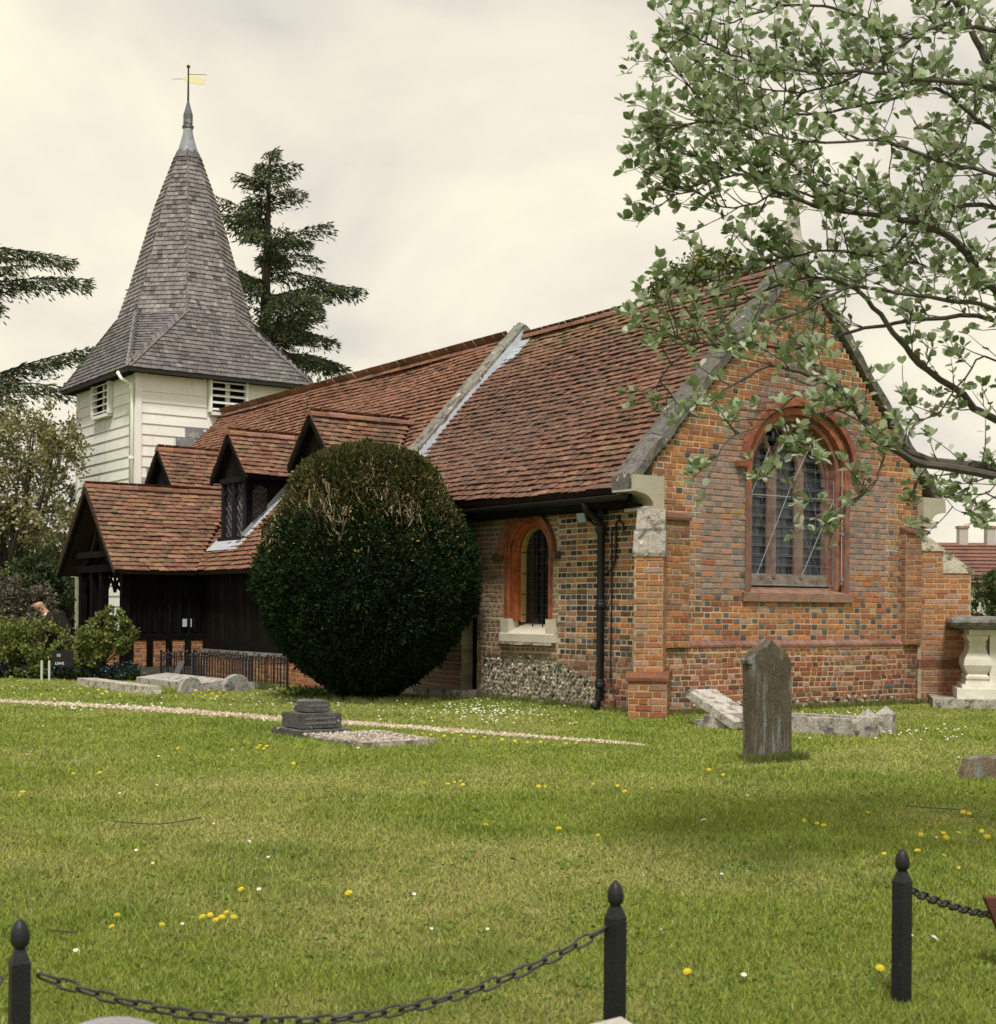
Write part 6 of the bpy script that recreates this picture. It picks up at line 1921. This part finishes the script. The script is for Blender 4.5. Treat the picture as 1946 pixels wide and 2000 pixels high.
for (px, th, r0, r1, dens) in LIMBS:
    P = path_pts(px)
    if th is not None:
        s0 = trunk_at(th); P = [s0, s0.lerp(P[0], .5) + Vector((0, 0, -.05))] + P
    S_ = smooth(P, 4)
    n = len(S_)
    S_ = [p + Vector((U_(-1, 1), U_(-1, 1), U_(-1, 1))) * .006 for p in S_]
    bm_.tube(S_, [.56 * lerp(r0 * (1.25 if th else 1), r1, (i / (n - 1)) ** .8) for i in range(n)], 7 if r0 > .02 else 5, BRK, cap=False)
    L_ = 0
    for i in range(4 if th is not None else 1, n):
        seg = S_[i] - S_[i - 1]; L_ += seg.length
        f = i / n
        cnt = seg.length / .062 * dens * (1.2 if S_[i].z > 2.9 else .62) * (.6 + .6 * f)
        k = int(cnt) + (rnd.random() < cnt % 1)
        for _ in range(k):
            side = Vector((U_(-.8, .7), U_(-.9, .9), U_(-.45, 1.0)))
            d = (seg.normalized() * .7 + side).normalized()
            add_twig(S_[i - 1].lerp(S_[i], rnd.random()), d, U_(.12, .34), .004, 1 if rnd.random() < .4 else 0)
    add_twig(S_[-1], S_[-1] - S_[-2], .10, .004, 1)
bm_.build('trunk', 'bark', wb, org=wb_base)
# leaves: rosettes at the tips and pairs along the twigs
LEAF_F = [(0, 1, 2), (0, 2, 3, 4), (0, 4, 5), (0, 5, 6, 7), (2, 8, 3), (1, 8, 2)]
leaves = []
def leaf(p, d, ln):
    d = d.normalized()
    side = d.cross(ZZ + Vector((U_(-.8, .8), U_(-.8, .8), U_(-.2, .2))))
    if side.length < .05: side = d.cross(Vector((1, 0, 0)))
    side.normalize(); nn_ = side.cross(d).normalized()
    w_ = ln * U_(.26, .34); cup = U_(.02, .14) * ln; st = p + d * ln * .12
    A = st; B = st + d * ln * .88 + nn_ * U_(-.06, .08) * ln
    m1, m2 = st + d * ln * .32, st + d * ln * .62
    vs = [A, m1 + side * w_ * .85 + nn_ * cup, m2 + side * w_ * .9 + nn_ * cup, B, m2 - side * w_ * .9 + nn_ * cup, m1 - side * w_ * .85 + nn_ * cup, m1, m2]
    fs = [(0, 6, 1), (1, 6, 7, 2), (2, 7, 3), (0, 5, 6), (5, 4, 7, 6), (4, 3, 7)]
    r = rnd.random()
    c = (.16, .23, .09) if r < .30 else ((.29, .355, .20) if r < .60 else ((.45, .51, .37) if r < .86 else (.58, .62, .51)))
    leaves.append((p.y + (100 if p.x / p.y > .35 else 0), vs, fs, jit(c, .22)))
for pts, dd in twigs:
    for _ in range(rnd.randint(4, 6)):
        leaf(pts[-1], dd * .5 + Vector((U_(-1, 1), U_(-1, 1), U_(-.25, 1.1))), U_(.042, .072))
    for i in (1, 2, 3):
        if rnd.random() < .75:
            for _ in range(rnd.randint(1, 2)): leaf(pts[i], dd * .3 + Vector((U_(-1, 1), U_(-1, 1), U_(-.3, 1))), U_(.038, .068))
leaves.sort(key=lambda r: r[0])
for (_, vs, fs, c) in leaves[:300]:
    MB().add(vs, fs, c).build('leaf', 'whitebeam_leaf', wb, smooth=True)
m = MB()
for (_, vs, fs, c) in leaves[300:]: m.add(vs, fs, c)
m.build('foliage', 'whitebeam_leaf', wb, smooth=True, kind='stuff')
print('whitebeam leaves', len(leaves))

# ================================================================== grass
def vnoise(x, y, s, seed):
    g = np.random.default_rng(seed).random((256, 256)); X, Y = x * s + 1000, y * s + 1000
    xi, yi = np.floor(X).astype(int), np.floor(Y).astype(int); fx, fy = X - xi, Y - yi
    fx, fy = fx * fx * (3 - 2 * fx), fy * fy * (3 - 2 * fy)
    a = g[xi % 256, yi % 256]; b = g[(xi + 1) % 256, yi % 256]; c = g[xi % 256, (yi + 1) % 256]; d = g[(xi + 1) % 256, (yi + 1) % 256]
    return (a * (1 - fx) + b * fx) * (1 - fy) + (c * (1 - fx) + d * fx) * fy
def clear_of(u_, v_, x_, y_):
    ok = np.ones(len(u_), bool)
    for (a, b, c, d) in ((-.02, 5.5, -.12, 24), (-2.9, 5.3, 11.9, 15.3), (-1.0, 5.3, 6.4, 20), (-5.36, -4.57, -2.05, -.85), (-.85, -.69, -3.65, -1.84), (-4.16, -3.86, 6.8, 9.9), (-3.0, -1.9, 7.5, 10.2), (-5.46, -4.74, -.82, -.08), (-3.15, -2.6, -4.92, -4.8)):
        ok &= ~((u_ > a) & (u_ < b) & (v_ > c) & (v_ < d))
    ok &= ~((x_ - YC.x) ** 2 + (y_ - YC.y) ** 2 < .45 ** 2)
    return ok
def on_path(u_, v_):
    P_ = np.array(PATH); c = np.interp(v_, P_[::-1, 1], P_[::-1, 0]); w = np.interp(v_, P_[::-1, 1], np.array(PWID)[::-1])
    return np.abs(u_ - c) < w * .8
n = 760000
inv = nprng.uniform(1 / 31, 1 / 3.9, n); d_ = 1 / inv
x_ = nprng.uniform(-1, 1, n) * (.37 * d_ + .8)
y_ = d_
u_ = (x_ - OO.x) * UU.x + (y_ - OO.y) * UU.y; v_ = (x_ - OO.x) * VV.x + (y_ - OO.y) * VV.y
keep = clear_of(u_, v_, x_, y_) & (~on_path(u_, v_) | (nprng.random(n) < .10))
x_, y_, d_ = x_[keep], y_[keep], d_[keep]; n = len(x_)
q1 = vnoise(x_, y_, .55, 1) * .5 + vnoise(x_, y_, 1.4, 2) * .3 + vnoise(x_, y_, 4.5, 3) * .2
q2 = vnoise(x_, y_, .8, 8) * .5 + vnoise(x_, y_, 2.6, 9) * .5
tuft = vnoise(x_, y_, 7, 5)
dry = np.clip((q1 - .47) * 3.2, 0, 1); lush = np.clip((q2 - .55) * 4, 0, 1)
hgt = nprng.uniform(.014, .034, n) * (1 + .7 * lush) * (.8 + .5 * tuft) * (1 - .35 * dry)
wid = (.0016 + .00042 * d_) * nprng.uniform(.7, 1.4, n)
an = nprng.uniform(0, 2 * math.pi, n); ln_ = nprng.normal(0, .55, (n, 2)) * hgt[:, None]
sx, sy = np.cos(an) * wid, np.sin(an) * wid
T = np.stack([np.stack([x_ - sx, y_ - sy, np.zeros(n)], 1), np.stack([x_ + sx, y_ + sy, np.zeros(n)], 1), np.stack([x_ + ln_[:, 0], y_ + ln_[:, 1], hgt], 1)], 1).reshape(-1, 3)
g0, g1, g2 = np.array((.235, .29, .050)), np.array((.36, .355, .11)), np.array((.170, .240, .038))
col = g0 * (1 - dry[:, None]) + g1 * dry[:, None]; col = col * (1 - lush[:, None] * .7) + g2 * lush[:, None] * .7
straw = nprng.random(n) < .05 + .13 * dry; col[straw] = np.array((.36, .33, .17))
col *= nprng.uniform(.65, 1.4, (n, 1))
mk('grass_blade', rough=.7, var=0, bump=0, spec=.2, trans=.3)
gr = np_object('grass', T, 3, col, 'grass_blade', kind='stuff'); tag(gr, 'short mown churchyard grass with drier patches', 'grass')
# clover and small broad leaves among the grass
nw = 13000; cw_ = 420
ci = 1 / nprng.uniform(1 / 24, 1 / 4.0, cw_); cxy = np.stack([nprng.uniform(-1, 1, cw_) * (.37 * ci + .4), ci], 1)
pk = nprng.integers(0, cw_, nw); Q = cxy[pk] + nprng.normal(0, 1, (nw, 2)) * (.06 + .10 * nprng.random((cw_, 1)))[pk]
uq = (Q[:, 0] - OO.x) * UU.x + (Q[:, 1] - OO.y) * UU.y; vq = (Q[:, 0] - OO.x) * VV.x + (Q[:, 1] - OO.y) * VV.y
Q = Q[clear_of(uq, vq, Q[:, 0], Q[:, 1]) & ~on_path(uq, vq)]; nw = len(Q)
wd = np_object('clover', leaf_quads(np.stack([Q[:, 0], Q[:, 1], nprng.uniform(.008, .03, nw)], 1), nunit(nprng.normal(size=(nw, 3)) * [1, 1, .2] + [0, 0, .1]), nprng.uniform(.010, .026, nw), .7), 4, pick([(.13, .21, .04), (.16, .25, .05), (.11, .18, .03)], nw, .3), 'grass_blade', kind='stuff'); tag(wd, 'dark patches of clover and small weeds in the lawn', 'clover')
# longer tufts along walls and stones
tf = []
for k in range(900):
    t = rnd.random()
    if k < 260: c = W(U_(-.12, -.02), U_(.3, 6), 0)
    elif k < 520: c = W(U_(-.1, 5.4), U_(-.35, -.16), 0)
    elif k < 640: c = W(U_(-2.0, -1.7), U_(7.2, 8.4), 0)
    elif k < 760: c = W(U_(-3.2, -2.5), U_(-4.98, -4.92), 0)
    else: c = YC + Vector((U_(-1.1, 1.1), U_(-1.3, -.4), 0))
    for _ in range(14): tf.append((c.x + U_(-.05, .05), c.y + U_(-.05, .05), U_(.04, .11)))
tf = np.array(tf); k = len(tf); an = nprng.uniform(0, 6.28, k); w_ = .005
T = np.stack([np.stack([tf[:, 0] - np.cos(an) * w_, tf[:, 1] - np.sin(an) * w_, np.zeros(k)], 1), np.stack([tf[:, 0] + np.cos(an) * w_, tf[:, 1] + np.sin(an) * w_, np.zeros(k)], 1), np.stack([tf[:, 0] + nprng.normal(0, .02, k), tf[:, 1] + nprng.normal(0, .02, k), tf[:, 2]], 1)], 1).reshape(-1, 3)
lt = np_object('long_grass', T, 3, pick([(.09, .14, .03), (.13, .16, .04), (.22, .20, .08)], k), 'grass_blade', kind='stuff'); tag(lt, 'longer grass tufts at the foot of walls and stones', 'grass')

# ================================================================== flowers in the lawn
def dandelion_mesh():
    m = MB(); Y = (.78, .58, .02)
    for ring, (nr, r, z, l) in enumerate(((12, .005, .0, .019), (9, .003, .004, .013), (6, .0, .007, .008))):
        for k in range(nr):
            a = 2 * math.pi * (k + ring * .4) / nr; d = Vector((math.cos(a), math.sin(a), 0)); s = d.cross(ZZ) * .0038
            m.poly([d * r + ZZ * z, d * (r + l) + s + ZZ * (z + .003), d * (r + l * 1.1) + ZZ * (z + .003), d * (r + l) - s + ZZ * (z + .003)], jit(Y, .12))
    me = m.mesh('flower_head'); me.materials.append(MATS['flower'])
    m = MB(); m.tube([Vector((0, 0, -.05)), Vector((.002, 0, -.02)), Vector((0, 0, .001))], .0018, 4, (.14, .18, .05)); st = m.mesh('stem'); st.materials.append(MATS['foliage'])
    return me, st
dme, dst = dandelion_mesh()
def dandelion(px, py, label, group, sc=1.0):
    P = ground_at(px, py)
    e_ = empty('dandelion', P, label, 'flower', group)
    for nm, me in (('flower_head', dme), ('stem', dst)):
        o = bpy.data.objects.new(nm, me); COL.objects.link(o); o.parent = e_; o.location = (0, 0, .05 * sc); o.scale = (sc,) * 3
        o.rotation_euler = (.45 + U_(-.15, .25), U_(-.25, .25), U_(0, 0)) if nm == 'flower_head' else (0, 0, 0); ORG[o.name] = P
CL = [
 ('in the bright cluster above the sagging chain', [(420, 1802), (431, 1812), (443, 1808), (452, 1796), (466, 1806), (405, 1808), (480, 1752)], .95),
 ('in the loose trio right of the left chain post', [(238, 1807), (228, 1828), (326, 1823)], .95),
 ('on the left lawn in front of the gravelled plot', [(512, 1464), (520, 1470), (507, 1470), (578, 1500), (352, 1472), (525, 1466), (148, 1526), (200, 1524), (50, 1565), (44, 1570)], 1.25),
 ('in the row along the end of the path', [(830, 1433), (845, 1437), (860, 1430), (872, 1440), (888, 1434), (905, 1438), (930, 1441), (952, 1440), (838, 1441), (985, 1446), (1010, 1448), (1035, 1450), (1060, 1449), (1085, 1452), (1110, 1452), (1130, 1450)], 1.2),
 ('scattered over the middle of the lawn', [(835, 1532), (893, 1530), (905, 1527), (910, 1536), (880, 1535), (1058, 1538), (1070, 1535), (1164, 1530), (1212, 1533), (1226, 1545), (1278, 1536), (955, 1617), (1098, 1622), (1175, 1630), (690, 1758), (1354, 1902)], 1.1),
 ('between the tall gravestone and the right post', [(1578, 1597), (1603, 1602), (1616, 1608), (1702, 1578), (1735, 1660), (1730, 1890), (1418, 1508), (1390, 1500)], 1.15),
 ('in the scattering beyond the right chain post', [(1806, 1622), (1850, 1617), (1855, 1628), (1880, 1614), (1925, 1612), (1936, 1625), (1800, 1655), (1852, 1660), (1882, 1685), (1900, 1578), (1888, 1576)], 1.1),
 ('among those before the round topped stones', [(385, 1358), (395, 1361), (403, 1366), (410, 1357), (418, 1363), (426, 1369), (433, 1360), (398, 1371), (415, 1373), (440, 1356), (380, 1366), (346, 1369)], 1.5),
 ('in the strip along the long kerb stone', [(160, 1358), (173, 1352), (195, 1360), (203, 1366), (210, 1362), (237, 1366), (245, 1364), (254, 1362), (268, 1361), (139, 1364), (83, 1370), (35, 1352), (22, 1335), (128, 1340)], 1.5),
]
ORDN = 'first second third fourth fifth sixth seventh eighth ninth tenth eleventh twelfth thirteenth fourteenth fifteenth sixteenth'.split()
for where, pts, sc in CL:
    for k, (px, py) in enumerate(sorted(pts)):
        dandelion(px, py + 6, '%s yellow dandelion from the left %s' % (ORDN[k], where), 'dandelions ' + where, sc * U_(.42, .66))
# daisies: far too many to count
dp = []
def daisy(px, py):
    P = ground_at(px, py); dp.append((P.x, P.y))
for _ in range(130): daisy(rnd.gauss(950, 60), rnd.gauss(1392, 9))
for _ in range(60): daisy(U_(560, 1150), U_(1378, 1420))
for _ in range(60): daisy(U_(110, 320), rnd.gauss(1398, 4))
for _ in range(40): daisy(U_(0, 480), U_(1360, 1400))
for _ in range(45): daisy(U_(490, 620), U_(1355, 1390))
for _ in range(35): daisy(U_(1560, 1760), rnd.gauss(1390, 5))
for _ in range(40): daisy(U_(1700, 1900), rnd.gauss(1420, 8))
for _ in range(26): daisy(U_(0, 1946), 1440 + 540 * rnd.random() ** 1.7)
dp = np.array(dp); k = len(dp); sc = nprng.uniform(.006, .010, k) * (1 + .022 * dp[:, 1]); z = nprng.uniform(.03, .055, k)
an = np.arange(8) * 2 * math.pi / 8
rim = np.stack([np.stack([dp[:, 0] + sc * math.cos(a), dp[:, 1] + sc * math.sin(a) * .9, z + sc * math.sin(a) * .45], 1) for a in an], 1)
W8 = rim.reshape(-1, 3)
cen_ = np.stack([np.stack([dp[:, 0] + sc * .35 * math.cos(a), dp[:, 1] - .001 + sc * .35 * math.sin(a) * .9, z + .003 + sc * .35 * math.sin(a) * .45], 1) for a in an], 1).reshape(-1, 3)
dz = np_object('daisies', np.concatenate([W8, cen_]), 8, np.concatenate([np.tile((.80, .79, .74), (k, 1)), np.tile((.65, .45, .03), (k, 1))]), 'flower', kind='stuff'); tag(dz, 'small white daisies scattered over the lawn and thickest by the wall', 'daisies')
# fallen twigs and leaves
tw = [((228, 1625), (300, 1630), (345, 1626), (400, 1615)), ((1775, 1570), (1820, 1573), (1880, 1576)), ((112, 1845), (160, 1848))]
for k, pts in enumerate(tw):
    m = MB(); P = [ground_at(*p) + ZZ * .03 for p in pts]; m.tube(smooth(P, 3), .004, 5, (.09, .075, .06)); o = m.build('fallen_twig', 'bark'); tag(o, ['thin fallen twig curving across the left of the lawn', 'thin fallen twig on the lawn near the right edge', 'short fallen twig beside the left chain post'][k], 'twig')
mk('dead_leaf', rough=.8, var=.1, bump=0)
for k, (px, py, c, lab) in enumerate(((198, 1675, (.04, .03, .02), 'dark curled leaf lying on the left of the lawn'), (937, 1596, (.05, .03, .02), 'dark leaf lying mid lawn above a dandelion'), (1012, 1692, (.10, .06, .04), 'small brown leaf lying mid lawn'), (1380, 1608, (.55, .53, .47), 'pale petal on the lawn below the tall gravestone'), (493, 1664, (.50, .48, .42), 'pale curled petal on the left lawn'), (1305, 1830, (.5, .48, .44), 'pale petal right of the middle chain post'), (1833, 1836, (.55, .54, .5), 'white petal right of the right chain post'), (632, 1859, (.5, .49, .45), 'pale petal above the sagging chain'))):
    P = ground_at(px, py) + ZZ * .035; m = MB(); a = Vector((U_(-1, 1), U_(-1, 1), .15)).normalized() * .028; b = a.cross(ZZ).normalized() * .012
    m.poly([P - a, P + b + ZZ * .008, P + a * .6 + ZZ * .004, P + a], c); m.poly([P - a, P + a, P + a * .3 - b + ZZ * .012, P - b + ZZ * .01], c)
    o = m.build('fallen_leaf', 'dead_leaf'); tag(o, lab, 'leaf')
